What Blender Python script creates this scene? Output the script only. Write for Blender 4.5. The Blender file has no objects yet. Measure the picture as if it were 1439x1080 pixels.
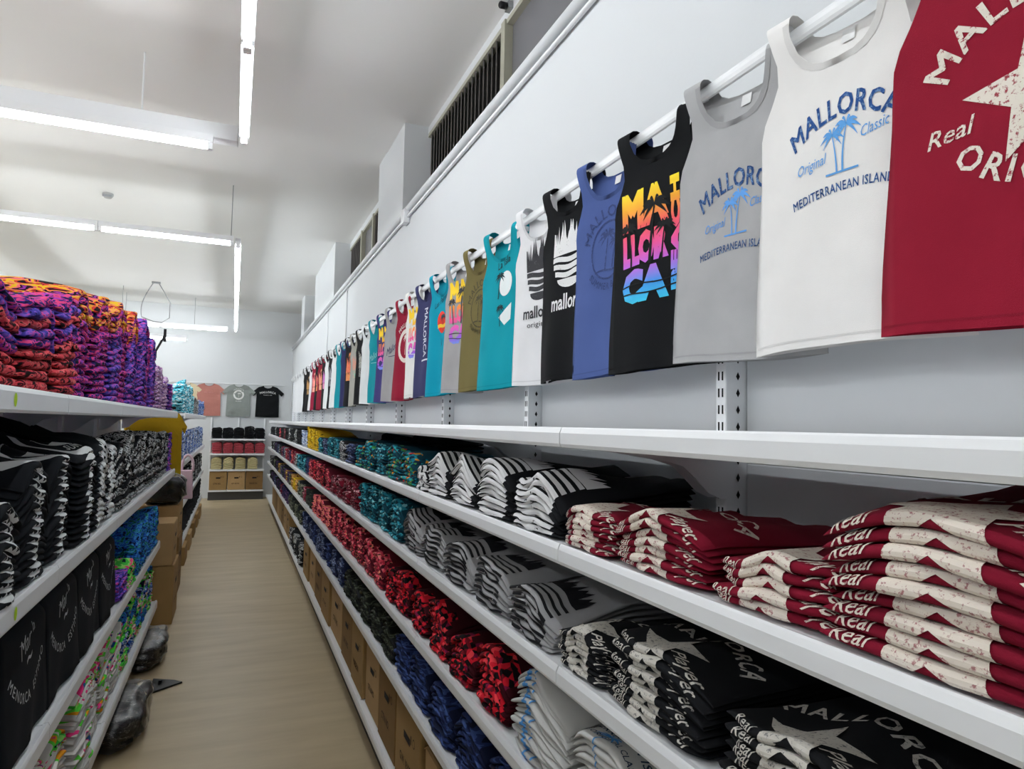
import bpy, bmesh, math, random
import numpy as np
from mathutils import Matrix, Vector
random.seed(7)
RNG = np.random.default_rng(11)
PI = math.pi
C = bpy.context.scene.collection
sc = bpy.context.scene
H = 1.70                                     # camera height above the floor

# ---------------------------------------------------------------- camera
cam_data = bpy.data.cameras.new('camera')
cam = bpy.data.objects.new('camera', cam_data)
C.objects.link(cam)
cam_data.sensor_fit = 'HORIZONTAL'
cam_data.sensor_width = 36.0
cam_data.lens = 942.24 / 1439 * 36
cam_data.clip_start = 0.02
F_PX = 942.24


def _cd(px, py):
    v = np.array([px - 719.5, -(py - 540.0), F_PX])
    return v / np.linalg.norm(v)


_y = _cd(328, 590)
_x = _cd(3000, 640)
_z = np.cross(_x, _y)
_x = np.cross(_y, _z)
_x /= np.linalg.norm(_x)
_z /= np.linalg.norm(_z)
CAM_M = np.stack([_x, _y, -_z])              # rows: world axes in (right, up, forward)
if CAM_M[2][1] < 0:
    CAM_M[2] *= -1
_r, _u, _f = CAM_M[:, 0], CAM_M[:, 1], CAM_M[:, 2]
cam.matrix_world = Matrix(((_r[0], _u[0], -_f[0], 0), (_r[1], _u[1], -_f[1], 0), (_r[2], _u[2], -_f[2], H), (0, 0, 0, 1)))
sc.camera = cam

# ---------------------------------------------------------------- world, exposure
TUBE_STRENGTH = 42.0
world = bpy.data.worlds.new('world')
sc.world = world
world.use_nodes = True
world.node_tree.nodes['Background'].inputs[0].default_value = (0.75, 0.8, 0.85, 1)
world.node_tree.nodes['Background'].inputs[1].default_value = 0.6
sc.view_settings.view_transform = 'Standard'
sc.view_settings.look = 'None'
sc.view_settings.gamma = 1
sc.view_settings.use_curve_mapping = False
sc.view_settings.exposure = 0.22
sc.cycles.use_denoising = True
sc.cycles.max_bounces = 8
sc.cycles.diffuse_bounces = 5
sc.cycles.sample_clamp_indirect = 6


# ---------------------------------------------------------------- helpers
def srgb(r, g, b):
    f = lambda c: (c / 255 / 12.92) if c / 255 <= 0.04045 else ((c / 255 + 0.055) / 1.055) ** 2.4
    return (f(r), f(g), f(b), 1)


MATS = {}


def mat(name, col, rough=0.85, metal=0.0, noise=0.0, nscale=30.0, bump=0.0, bscale=400.0, spec=0.3):
    """plain surface: colour with a little mottling, optional fine bump"""
    if name in MATS:
        return MATS[name]
    m = bpy.data.materials.new(name)
    m.use_nodes = True
    nt = m.node_tree
    b = nt.nodes['Principled BSDF']
    c = srgb(*col)
    b.inputs['Base Color'].default_value = c
    b.inputs['Roughness'].default_value = rough
    b.inputs['Metallic'].default_value = metal
    b.inputs['Specular IOR Level'].default_value = spec
    tc = nt.nodes.new('ShaderNodeTexCoord')
    n = nt.nodes.new('ShaderNodeTexNoise')
    n.inputs['Scale'].default_value = nscale
    n.inputs['Detail'].default_value = 4
    nt.links.new(tc.outputs['Object'], n.inputs['Vector'])
    if noise:
        mx = nt.nodes.new('ShaderNodeMix')
        mx.data_type = 'RGBA'
        mx.inputs[6].default_value = tuple(x * (1 - noise) for x in c[:3]) + (1,)
        mx.inputs[7].default_value = tuple(min(1, x * (1 + noise)) for x in c[:3]) + (1,)
        nt.links.new(n.outputs['Fac'], mx.inputs[0])
        nt.links.new(mx.outputs[2], b.inputs['Base Color'])
    if bump:
        n2 = nt.nodes.new('ShaderNodeTexNoise')
        n2.inputs['Scale'].default_value = bscale
        nt.links.new(tc.outputs['Object'], n2.inputs['Vector'])
        bp = nt.nodes.new('ShaderNodeBump')
        bp.inputs['Strength'].default_value = bump
        bp.inputs['Distance'].default_value = 0.002
        nt.links.new(n2.outputs['Fac'], bp.inputs['Height'])
        nt.links.new(bp.outputs['Normal'], b.inputs['Normal'])
    MATS[name] = m
    return m


def cloth(name, col, noise=0.12):
    return mat(name, col, 0.95, 0, noise, 14.0, 0.25, 900.0, 0.15)


def pattern(name, stops, scale=40.0, stretch=(1, 1, 1), detail=2.0, distort=0.6, rough=0.92, kind='noise'):
    """printed fabric: blotches of flat colour; stops = [(position, rgb), ...]"""
    if name in MATS:
        return MATS[name]
    m = bpy.data.materials.new(name)
    m.use_nodes = True
    nt = m.node_tree
    b = nt.nodes['Principled BSDF']
    b.inputs['Roughness'].default_value = rough
    b.inputs['Specular IOR Level'].default_value = 0.15
    tc = nt.nodes.new('ShaderNodeTexCoord')
    oi = nt.nodes.new('ShaderNodeObjectInfo')
    mul = nt.nodes.new('ShaderNodeMath')
    mul.operation = 'MULTIPLY'
    mul.inputs[1].default_value = 13.0
    nt.links.new(oi.outputs['Random'], mul.inputs[0])
    add = nt.nodes.new('ShaderNodeVectorMath')
    add.operation = 'ADD'
    nt.links.new(tc.outputs['Object'], add.inputs[0])
    nt.links.new(mul.outputs[0], add.inputs[1])
    mp = nt.nodes.new('ShaderNodeMapping')
    mp.inputs['Scale'].default_value = stretch
    nt.links.new(add.outputs[0], mp.inputs['Vector'])
    if kind == 'noise':
        n = nt.nodes.new('ShaderNodeTexNoise')
        n.inputs['Scale'].default_value = scale
        n.inputs['Detail'].default_value = detail
        n.inputs['Distortion'].default_value = distort
        out = n.outputs['Fac']
    else:
        n = nt.nodes.new('ShaderNodeTexVoronoi')
        n.inputs['Scale'].default_value = scale
        sp = nt.nodes.new('ShaderNodeSeparateColor')
        nt.links.new(n.outputs['Color'], sp.inputs[0])
        out = sp.outputs[0]
    nt.links.new(mp.outputs[0], n.inputs['Vector'])
    rp = nt.nodes.new('ShaderNodeValToRGB')
    rp.color_ramp.interpolation = 'CONSTANT'
    e = rp.color_ramp.elements
    while len(e) < len(stops):
        e.new(0.5)
    for k, (p, c) in enumerate(stops):
        e[k].position = p
        e[k].color = srgb(*c)
    nt.links.new(out, rp.inputs[0])
    nt.links.new(rp.outputs[0], b.inputs['Base Color'])
    MATS[name] = m
    return m


def ink(name, col, worn=0.35, ground=None):
    """screen print, worn through in specks to the colour of the cloth"""
    if name in MATS:
        return MATS[name]
    g = ground or tuple(int(c * 0.7) for c in col)
    m = bpy.data.materials.new(name)
    m.use_nodes = True
    nt = m.node_tree
    b = nt.nodes['Principled BSDF']
    b.inputs['Roughness'].default_value = 0.8
    b.inputs['Specular IOR Level'].default_value = 0.2
    tc = nt.nodes.new('ShaderNodeTexCoord')
    n = nt.nodes.new('ShaderNodeTexNoise')
    n.inputs['Scale'].default_value = 130
    n.inputs['Detail'].default_value = 8
    n.inputs['Roughness'].default_value = 0.7
    nt.links.new(tc.outputs['Object'], n.inputs['Vector'])
    rp = nt.nodes.new('ShaderNodeValToRGB')
    rp.color_ramp.elements[0].position = worn
    rp.color_ramp.elements[0].color = srgb(*g)
    rp.color_ramp.elements[1].position = worn + 0.05
    rp.color_ramp.elements[1].color = srgb(*col)
    nt.links.new(n.outputs['Fac'], rp.inputs[0])
    nt.links.new(rp.outputs[0], b.inputs['Base Color'])
    MATS[name] = m
    return m


def rainbow(name, z0, z1, cols):
    """print whose inks run through a row of colours from z0 (top) down to z1 on the garment"""
    m = bpy.data.materials.new(name)
    m.use_nodes = True
    nt = m.node_tree
    b = nt.nodes['Principled BSDF']
    b.inputs['Roughness'].default_value = 0.8
    tc = nt.nodes.new('ShaderNodeTexCoord')
    sp = nt.nodes.new('ShaderNodeSeparateXYZ')
    nt.links.new(tc.outputs['Object'], sp.inputs[0])
    mr = nt.nodes.new('ShaderNodeMapRange')
    mr.inputs['From Min'].default_value = z0
    mr.inputs['From Max'].default_value = z1
    nt.links.new(sp.outputs['Z'], mr.inputs['Value'])
    rp = nt.nodes.new('ShaderNodeValToRGB')
    e = rp.color_ramp.elements
    while len(e) < len(cols):
        e.new(0.5)
    for k, c in enumerate(cols):
        e[k].position = k / (len(cols) - 1)
        e[k].color = srgb(*c)
    nt.links.new(mr.outputs[0], rp.inputs[0])
    nt.links.new(rp.outputs[0], b.inputs['Base Color'])
    MATS[name] = m
    return m


def emit(name, col, strength):
    m = bpy.data.materials.new(name)
    m.use_nodes = True
    b = m.node_tree.nodes['Principled BSDF']
    b.inputs['Base Color'].default_value = (1, 1, 1, 1)
    b.inputs['Emission Color'].default_value = col
    b.inputs['Emission Strength'].default_value = strength
    MATS[name] = m
    return m


def link(name, me, parent=None, loc=None, rot=None):
    o = bpy.data.objects.new(name, me)
    C.objects.link(o)
    if parent is not None:
        o.parent = parent
    if loc is not None:
        o.location = loc
    if rot is not None:
        o.rotation_euler = (0, 0, rot)
    return o


def mesh(name, verts, faces, m, smooth=False):
    me = bpy.data.meshes.new(name)
    me.from_pydata([tuple(v) for v in verts], [], faces)
    for x in (m if isinstance(m, (list, tuple)) else [m]):
        me.materials.append(x)
    if smooth:
        me.polygons.foreach_set('use_smooth', [True] * len(me.polygons))
    return me


def tag(o, label=None, cat=None, group=None, kind=None):
    if label:
        o['label'] = label
    if cat:
        o['category'] = cat
    if group:
        o['group'] = group
    if kind:
        o['kind'] = kind
    return o


def thing(name, label, cat, loc=(0, 0, 0), rot=0, group=None):
    o = bpy.data.objects.new(name, None)
    C.objects.link(o)
    o.empty_display_size = 0.05
    o.location = loc
    o.rotation_euler = (0, 0, rot)
    return tag(o, label, cat, group)


class MB:
    """collects boxes, prisms and tubes into ONE mesh"""

    def __init__(s):
        s.v, s.f = [], []

    def add(s, v, f):
        k = len(s.v)
        s.v += [tuple(map(float, p)) for p in v]
        s.f += [tuple(k + i for i in q) for q in f]
        return s

    def box(s, x0, x1, y0, y1, z0, z1):
        v = [(x, y, z) for x in (x0, x1) for y in (y0, y1) for z in (z0, z1)]
        return s.add(v, [(0, 1, 3, 2), (4, 6, 7, 5), (0, 4, 5, 1), (2, 3, 7, 6), (0, 2, 6, 4), (1, 5, 7, 3)])

    def prism(s, poly, axis, a0, a1):
        """polygon extruded along an axis; poly in the two other axes in order"""
        n = len(poly)
        P = lambda p, a: {0: (a, p[0], p[1]), 1: (p[0], a, p[1]), 2: (p[0], p[1], a)}[axis]
        v = [P(p, a0) for p in poly] + [P(p, a1) for p in poly]
        f = [tuple(range(n))[::-1], tuple(range(n, 2 * n))] + [(i, (i + 1) % n, n + (i + 1) % n, n + i) for i in range(n)]
        return s.add(v, f)

    def tube(s, pts, r, seg=8, cap=True):
        pts = [np.array(p, float) for p in pts]
        rings, v, f = [], [], []
        for i, p in enumerate(pts):
            t = pts[min(i + 1, len(pts) - 1)] - pts[max(i - 1, 0)]
            t /= np.linalg.norm(t) + 1e-9
            a = np.array([0, 0, 1.0]) if abs(t[2]) < 0.9 else np.array([1.0, 0, 0])
            b = np.cross(t, a)
            b /= np.linalg.norm(b)
            c = np.cross(t, b)
            rr = r[i] if isinstance(r, (list, tuple)) else r
            for k in range(seg):
                an = 2 * PI * k / seg
                v.append(p + rr * (math.cos(an) * b + math.sin(an) * c))
        for i in range(len(pts) - 1):
            for k in range(seg):
                f.append((i * seg + k, i * seg + (k + 1) % seg, (i + 1) * seg + (k + 1) % seg, (i + 1) * seg + k))
        if cap:
            f.append(tuple(range(seg)))
            f.append(tuple(range((len(pts) - 1) * seg, len(pts) * seg)))
        return s.add(v, f)

    def build(s, name, m, parent=None, loc=None, rot=None, bevel=0.0, smooth=False, seg=2):
        me = mesh(name, s.v, s.f, m)
        bm = bmesh.new()
        bm.from_mesh(me)
        bmesh.ops.recalc_face_normals(bm, faces=bm.faces)
        if bevel:
            bmesh.ops.bevel(bm, geom=bm.edges[:], offset=bevel, segments=seg, affect='EDGES', profile=0.5, clamp_overlap=True)
        if smooth:
            for f in bm.faces:
                f.smooth = True
        bm.to_mesh(me)
        bm.free()
        return link(name, me, parent, loc, rot)


def box(name, m, x0, x1, y0, y1, z0, z1, parent=None, bevel=0.0, **kw):
    return MB().box(x0, x1, y0, y1, z0, z1).build(name, m, parent, bevel=bevel, **kw)


ORD = ['first', 'second', 'third', 'fourth', 'fifth', 'sixth', 'seventh', 'eighth', 'ninth', 'tenth', 'eleventh', 'twelfth', 'thirteenth',
       'fourteenth', 'fifteenth', 'sixteenth', 'seventeenth', 'eighteenth', 'nineteenth', 'twentieth']
ORD += ['twenty-' + w for w in ORD[:9]] + ['thirtieth'] + ['thirty-' + w for w in ORD[:9]] + ['fortieth'] + ['forty-' + w for w in ORD[:9]]


def project(p):
    d = np.array(p, float) - np.array([0, 0, H])
    c = CAM_M.T @ d
    return (719.5 + F_PX * c[0] / c[2], 540 - F_PX * c[1] / c[2], c[2])


# ---------------------------------------------------------------- flat artwork (letters, stars, palms) for prints
def tri_text(s, size=1.0, shear=0.0, bold=0.0, spacing=1.0):
    if bold > 0 and 'M' in s:                # outlines of M cross when offset: thicken by shifted copies
        a = tri_text(s, size, shear, 0.0, spacing)
        q = bold * size * 0.75
        return join(*[move(a, dx, dy) for dx, dy in ((-q, -q), (q, -q), (q, q), (-q, q), (0, 0))])
    cu = bpy.data.curves.new('lettering', 'FONT')
    cu.body = s
    cu.size = size
    cu.shear = shear
    cu.offset = bold * size
    cu.space_character = spacing
    cu.align_x = 'CENTER'
    cu.resolution_u = 2
    cu.fill_mode = 'FRONT'
    o = bpy.data.objects.new('lettering', cu)
    C.objects.link(o)
    dg = bpy.context.evaluated_depsgraph_get()
    me = bpy.data.meshes.new_from_object(o.evaluated_get(dg))
    v = np.array([(p.co.x, p.co.y) for p in me.vertices])
    f = [tuple(p.vertices) for p in me.polygons]
    bpy.data.objects.remove(o)
    bpy.data.curves.remove(cu)
    bpy.data.meshes.remove(me)
    return v, f


def fit(vf, x0, x1, y0, y1):
    v, f = vf
    lo, hi = v.min(0), v.max(0)
    v = (v - lo) / (hi - lo) * np.array([x1 - x0, y1 - y0]) + np.array([x0, y0])
    return v, f


def move(vf, dx=0, dy=0, rot=0, sx=1.0, sy=1.0):
    v, f = vf
    v = v * np.array([sx, sy])
    c, s_ = math.cos(rot), math.sin(rot)
    return np.stack([v[:, 0] * c - v[:, 1] * s_ + dx, v[:, 0] * s_ + v[:, 1] * c + dy], 1), f


def arc(vf, r, cx=0.0, cy=0.0, down=False, lead=0.0):
    """bend a line of text round a circle of radius r (down: along the bottom of the circle)"""
    v, f = vf
    a = v[:, 0] / r + lead
    rr = r - v[:, 1] if down else r + v[:, 1]
    if down:
        return np.stack([cx + rr * np.sin(a), cy - rr * np.cos(a)], 1), f
    return np.stack([cx + rr * np.sin(a), cy + rr * np.cos(a)], 1), f


def poly(pts):
    return np.array(pts, float), [tuple(range(len(pts)))]


def join(*parts):
    vs, fs, k = [], [], 0
    for v, f in parts:
        vs.append(v)
        fs += [tuple(k + i for i in q) for q in f]
        k += len(v)
    return np.concatenate(vs), fs


def star(r, cx=0, cy=0, rot=0, inner=0.42):
    return poly([(cx + (r if k % 2 == 0 else r * inner) * math.sin(rot + k * PI / 5), cy + (r if k % 2 == 0 else r * inner) * math.cos(rot + k * PI / 5)) for k in range(10)])


def disc(r, cx=0, cy=0, n=20):
    return poly([(cx + r * math.cos(2 * PI * k / n), cy + r * math.sin(2 * PI * k / n)) for k in range(n)])


def ring(r0, r1, cx=0, cy=0, n=24):
    a = [2 * PI * k / n for k in range(n)]
    v = [(cx + r0 * math.cos(t), cy + r0 * math.sin(t)) for t in a] + [(cx + r1 * math.cos(t), cy + r1 * math.sin(t)) for t in a]
    return np.array(v), [(i, (i + 1) % n, n + (i + 1) % n, n + i) for i in range(n)]


def rect(x0, x1, y0, y1):
    return poly([(x0, y0), (x1, y0), (x1, y1), (x0, y1)])


def palm(cx, cy, h, lean=0.1, fr=0.45, n=8):
    """one palm: bent trunk and curved fronds, base at (cx, cy)"""
    out = []
    tr = []
    for k in range(6):
        t = k / 5
        tr.append((cx + lean * h * t * t, cy + h * t, h * (0.035 - 0.017 * t)))
    v = [(x - w, y) for x, y, w in tr] + [(x + w, y) for x, y, w in tr]
    out.append((np.array(v), [(k, 6 + k, 7 + k, k + 1) for k in range(5)]))
    tx, ty = tr[-1][0], tr[-1][1]
    for k in range(n):
        a = -0.45 + (PI + 0.9) * k / (n - 1)
        L = h * fr * (1.0 if 0 < k < n - 1 else 0.85)
        up, lo = [], []
        for j in range(6):
            t = j / 5
            x = tx + L * t * math.cos(a)
            y = ty + L * (t * math.sin(a) * 0.75 - 0.42 * t * t)
            w = h * 0.05 * math.sin(PI * min(1, t * 0.9 + 0.1)) + 0.0008
            up.append((x, y + w))
            lo.append((x, y - w * 0.6))
        v = np.array(up + lo)
        out.append((v, [(j, j + 1, 7 + j, 6 + j) for j in range(5)]))
    return join(*out)


def ragged(x0, x1, y0, y1, n, seed):
    """a block whose upper edge is torn into spikes"""
    r = random.Random(seed)
    out = []
    dx = (x1 - x0) / n
    prev = y1 - r.random() * (y1 - y0) * 0.5
    for k in range(n):
        pk = y1 - r.random() ** 2 * (y1 - y0) * 0.6
        nx = y1 - (0.25 + r.random() * 0.45) * (y1 - y0)
        a = x0 + k * dx
        out.append(poly([(a, y0), (a + dx, y0), (a + dx, nx), (a + dx * (0.35 + 0.3 * r.random()), pk), (a, prev)]))
        prev = nx
    return join(*out)


def wave_band(x0, x1, y, th, amp, ph, n=10):
    v = []
    for k in range(n + 1):
        x = x0 + (x1 - x0) * k / n
        v.append((x, y + amp * math.sin(7 * k / n + ph)))
    return np.array([(x, q - th) for x, q in v] + [(x, q) for x, q in v]), [(k, k + 1, n + 2 + k, n + 1 + k) for k in range(n)]


def cut(vf, xs, ys):
    """cut flat artwork along the lines x = xs and y = ys, so that it can be bent over cloth"""
    v, f = vf
    bm = bmesh.new()
    bv = [bm.verts.new((p[0], p[1], 0)) for p in v]
    for q in f:
        try:
            bm.faces.new([bv[i] for i in q])
        except ValueError:
            pass
    bmesh.ops.triangulate(bm, faces=bm.faces[:])
    lo, hi = v.min(0), v.max(0)
    for x in xs:
        if lo[0] < x < hi[0]:
            bmesh.ops.bisect_plane(bm, geom=bm.verts[:] + bm.edges[:] + bm.faces[:], plane_co=(x, 0, 0), plane_no=(1, 0, 0))
    for y in ys:
        if lo[1] < y < hi[1]:
            bmesh.ops.bisect_plane(bm, geom=bm.verts[:] + bm.edges[:] + bm.faces[:], plane_co=(0, y, 0), plane_no=(0, 1, 0))
    for w in [w for w in bm.verts if not w.link_faces]:
        bm.verts.remove(w)
    bm.verts.index_update()
    v = np.array([(w.co.x, w.co.y) for w in bm.verts])
    f = [tuple(w.index for w in q.verts) for q in bm.faces]
    bm.free()
    return v, f


# ---------------------------------------------------------------- shared materials
M_WALL = mat('white_wall_paint', (208, 211, 213), 0.7, 0, 0.02, 2.0, 0.1, 60)
M_CEIL = mat('ceiling_paint', (232, 232, 230), 0.85, 0, 0.02, 1.5, 0.08, 40)
M_STEEL = mat('white_enamelled_steel', (238, 240, 243), 0.35, 0, 0.01, 6.0, 0, 1, 0.5)
M_PANEL = mat('white_back_panel', (218, 221, 224), 0.5, 0, 0.02, 4.0)
M_RAIL = mat('bright_white_tube', (232, 234, 236), 0.25, 0, 0.01, 5.0, 0, 1, 0.6)
M_DARK = mat('slot_shadow_black', (22, 22, 24), 0.8)
M_KICK = mat('dark_kickplate', (70, 68, 66), 0.6, 0, 0.05)
M_GREYMETAL = mat('grey_metal', (150, 152, 154), 0.4, 0.5)
M_BLACKMETAL = mat('black_metal', (30, 30, 32), 0.45, 0.4)
M_TUBE = emit('tube_light_glow', (0.93, 0.97, 1.0, 1), TUBE_STRENGTH)
M_CARD = mat('corrugated_cardboard', (158, 127, 82), 0.9, 0, 0.12, 9.0, 0.2, 120)
M_CARD2 = mat('pale_cardboard', (178, 146, 102), 0.9, 0, 0.12, 9.0, 0.2, 120)
M_CARD3 = mat('brown_cardboard', (134, 104, 64), 0.9, 0, 0.15, 9.0, 0.2, 120)
M_TAPE = mat('parcel_tape', (150, 112, 66), 0.3, 0, 0.05, 20, 0, 1, 0.5)
M_MARK = mat('box_marking_ink', (62, 44, 30), 0.85)
M_STICKER = mat('fluorescent_sticker', (196, 236, 30), 0.5)
M_LABELW = mat('white_care_label', (225, 225, 225), 0.7)


def floor_material():
    m = bpy.data.materials.new('beige_vinyl_floor')
    m.use_nodes = True
    nt = m.node_tree
    b = nt.nodes['Principled BSDF']
    tc = nt.nodes.new('ShaderNodeTexCoord')
    mp = nt.nodes.new('ShaderNodeMapping')
    mp.inputs['Scale'].default_value = (0.7, 3.5, 1)
    nt.links.new(tc.outputs['Object'], mp.inputs[0])
    n = nt.nodes.new('ShaderNodeTexNoise')
    n.inputs['Scale'].default_value = 2.2
    n.inputs['Detail'].default_value = 6
    nt.links.new(mp.outputs[0], n.inputs['Vector'])
    rp = nt.nodes.new('ShaderNodeValToRGB')
    rp.color_ramp.elements[0].position = 0.3
    rp.color_ramp.elements[0].color = srgb(172, 155, 124)
    rp.color_ramp.elements[1].position = 0.7
    rp.color_ramp.elements[1].color = srgb(190, 173, 141)
    nt.links.new(n.outputs['Fac'], rp.inputs[0])
    nt.links.new(rp.outputs[0], b.inputs['Base Color'])
    b.inputs['Roughness'].default_value = 0.42
    b.inputs['Specular IOR Level'].default_value = 0.35
    return m


# ---------------------------------------------------------------- the room
XW = 1.20                 # face of the wall behind the right shelving
XWIN = 1.40               # plane of the high windows
YB, YF = 16.05, -3.2      # back wall, wall behind the camera
XL = -6.0
ZC = H + 2.47
LEDGE = H + 1.67
tag(box('floor', floor_material(), XL - 0.2, 1.7, YF - 0.2, YB + 0.2, -0.1, 0), kind='structure')
tag(box('ceiling', M_CEIL, XL - 0.2, 1.7, 5.98, YB + 0.2, ZC, ZC + 0.15), 'far ceiling slab beyond the seam', kind='structure')
tag(box('ceiling', M_CEIL, XL - 0.2, 1.7, YF - 0.2, 5.965, ZC - 0.012, ZC + 0.15), 'near ceiling slab', kind='structure')
tag(box('wall_back', M_WALL, XL - 0.2, 1.7, YB, YB + 0.2, 0, ZC), kind='structure')
tag(box('wall_front', M_WALL, XL - 0.2, 1.7, YF - 0.2, YF, 0, ZC), kind='structure')
tag(box('wall_left', M_WALL, XL - 0.2, XL, YF, YB, 0, ZC), kind='structure')
tag(box('wall_right', M_WALL, XW, 1.7, YF, YB, 0, LEDGE), kind='structure')
cols = [(5.30, 6.33), (9.35, 11.75), (13.6, 14.2), (-0.6, 0.3)]
segs = [(0.3, 5.30), (6.33, 9.35), (11.75, 13.6), (14.2, YB), (YF, -0.6)]
for k, (a, b) in enumerate(cols):
    tag(box('wall_right_pier', M_WALL, XW, 1.7, a, b, LEDGE, ZC), kind='structure')
tag(MB().box(XWIN, 1.7, YF, YB, H + 2.40, ZC).build('wall_right_head', M_WALL), kind='structure')
M_LOUVRE = mat('dark_louvre', (86, 82, 80), 0.5, 0.2, 0.1, 10)
M_LOUVRE2 = mat('louvre_edge', (128, 124, 120), 0.45, 0.3)
M_GLASSDARK = mat('shuttered_glass', (112, 112, 116), 0.25, 0, 0.04, 3, 0, 1, 0.5)
M_WFRAME = mat('aged_window_frame', (168, 166, 150), 0.5, 0.1, 0.05)
for k, (a, b) in enumerate(segs):
    w = bpy.data.objects.new('window_%d' % (k + 1), None)
    C.objects.link(w)
    w.location = (XWIN, (a + b) / 2, LEDGE)
    tag(w, kind='structure')
    z0, z1 = 0, 0.73
    ya, yb = a - (a + b) / 2, b - (a + b) / 2
    fr = MB()
    fr.box(0, 0.05, ya, yb, z0, z0 + 0.03)
    fr.box(0, 0.05, ya, yb, z1 - 0.03, z1)
    fr.build('window_frame', M_WFRAME, w)
    # from the far end: a louvred light, a mullion, then a shuttered pane, and so on
    lv, pn = (1.70, 1.70) if k == 0 else (0.95, 0.75)
    y = yb
    q = 0
    while y > ya + 0.05:
        wd = min(lv if q % 2 == 0 else pn, y - ya)
        if q % 2 == 0:
            box('louvre_backing', M_KICK, 0.06, 0.08, y - wd, y, z0, z1, w)
            nb = int(wd / 0.075)
            lm = None
            for j in range(nb):
                yy = y - wd + (j + 0.5) * wd / nb
                if lm is None:
                    lm = MB().prism([(-0.01, -0.036), (0.03, 0.034), (0.022, 0.040), (-0.018, -0.030)], 2, z0 + 0.03, z1 - 0.03)
                    # blade: slanted slat standing upright
                    lm.v = [(v[0] * 0.7 + 0.02, v[1], v[2]) for v in lm.v]
                    o = lm.build('louvre_blade', M_LOUVRE, w, (0, yy, 0))
                    lmesh = o.data
                else:
                    link('louvre_blade', lmesh, w, (0, yy, 0))
        else:
            box('window_pane', M_GLASSDARK, 0.04, 0.06, y - wd, y, z0, z1, w)
        y -= wd
        box('mullion', M_WFRAME, -0.012, 0.05, max(y - 0.03, ya), max(y + 0.03, ya + 0.03), z0, z1, w)
        q += 1
tag(MB().tube([(XW - 0.005, YF, LEDGE - 0.005), (XW - 0.005, YB, LEDGE - 0.005)], 0.028, 10).build('trim_1', M_WALL, smooth=True), kind='structure')
# service pipe that runs below the ledge, its junction box and drops
t = thing('wall_conduit', 'long white cable conduit under the high windows with a junction box', 'conduit', (XW, 5.3, LEDGE - 0.07))
MB().tube([(-0.016, -8.4, 0), (-0.016, 10.7, 0)], 0.011, 8).build('pipe', M_RAIL, t, smooth=True)
MB().box(-0.05, 0, -0.05, 0.05, -0.05, 0.06).build('junction_box', M_RAIL, t, (0, -0.22, 0.0), bevel=0.006)
MB().tube([(-0.012, 0, 0), (-0.012, 0, -0.85)], 0.008, 6).build('drop_pipe', M_RAIL, t, (0, 2.75, 0), smooth=True)
MB().tube([(-0.012, 0, 0), (-0.012, 0, -0.85)], 0.008, 6).build('drop_pipe', M_RAIL, t, (0, 4.5, 0), smooth=True)
# small camera-like sensor above the near window
t = thing('wall_sensor', 'small dark wall sensor on the head of the nearest high window', 'sensor', (XWIN - 0.0, 3.50, H + 2.43))
MB().box(-0.03, 0.0, -0.03, 0.03, -0.02, 0.02).build('bracket', M_GREYMETAL, t)
MB().tube([(-0.03, 0, 0), (-0.075, -0.02, -0.015)], 0.02, 10).build('sensor_head', M_BLACKMETAL, t, smooth=True)

# ---------------------------------------------------------------- tube lights
ZL = H + 1.87
tube_meshes = {}


def tube_light(x, y, along, L, label, chain=(), z=ZL):
    """trunking with one glowing tube underneath; (x, y) is its start, along 'x' or 'y'"""
    rot = PI / 2 if along == 'y' else 0
    t = thing('tube_light', label, 'light', (x, y, z), rot, 'suspended tube lights')
    key = round(L, 2)
    if key not in tube_meshes:
        a = MB().prism([(-0.03, 0.0), (0.03, 0.0), (0.024, 0.055), (-0.024, 0.055)], 0, 0, L).build('housing', M_STEEL)
        b = MB().tube([(0.03, 0, -0.028), (L - 0.03, 0, -0.028)], 0.015, 10).build('tube', M_TUBE, smooth=True)
        c = MB().box(0.0, 0.03, -0.02, 0.02, -0.045, 0.0).build('tube_holder', M_STEEL)
        d = MB().box(L - 0.03, L, -0.02, 0.02, -0.045, 0.0).build('tube_holder', M_STEEL)
        tube_meshes[key] = [o.data for o in (a, b, c, d)]
        for o in (a, b, c, d):
            o.parent = t
    else:
        for n, me in zip(('housing', 'tube', 'tube_holder', 'tube_holder'), tube_meshes[key]):
            link(n, me, t)
    for c in chain:
        links = MB()
        zz = 0.055
        while zz < ZC - z - 0.012:
            links.tube([(c, 0, zz), (c, 0, min(zz + 0.03, ZC - z - 0.01))], 0.0045, 4)
            zz += 0.03
        MB().tube([(c, 0, 0.05), (c, 0, ZC - z)], 0.0045, 5).build('chain', M_GREYMETAL, t)
    return t


for k in range(6):
    tube_light(-0.01, 4.72 - 1.23 * (k + 1), 'y', 1.225, ['lengthwise tube light ending at the near crosswise row',
               'second lengthwise tube light back from the near crosswise row', 'lengthwise tube light over the shopper, third in its run', 'lengthwise tube light fourth in its run, above the viewer',
               'lengthwise tube light fifth in its run, behind the viewer', 'lengthwise tube light sixth in its run, by the front wall'][k], (0.6,))
for k in range(4):
    tube_light(-0.20 - 1.23 * (k + 1) - (0.32 if k > 1 else 0), 4.90, 'x', 1.225, 'crosswise tube light in the near row, %s from the aisle run' % ORD[k])
for k in range(4):
    tube_light(-0.07 - 1.23 * (k + 1) - (0.46 if k > 1 else 0), 7.55, 'x', 1.225, 'crosswise tube light in the middle row with a chain, %s from the aisle' % ORD[k], (1.2,) if k == 0 else ())
for k in range(6):
    tube_light(-0.03, 7.6 + 1.225 * k, 'y', 1.22, 'lengthwise tube light in the far aisle run, %s from the middle row' % ORD[k])
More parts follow.
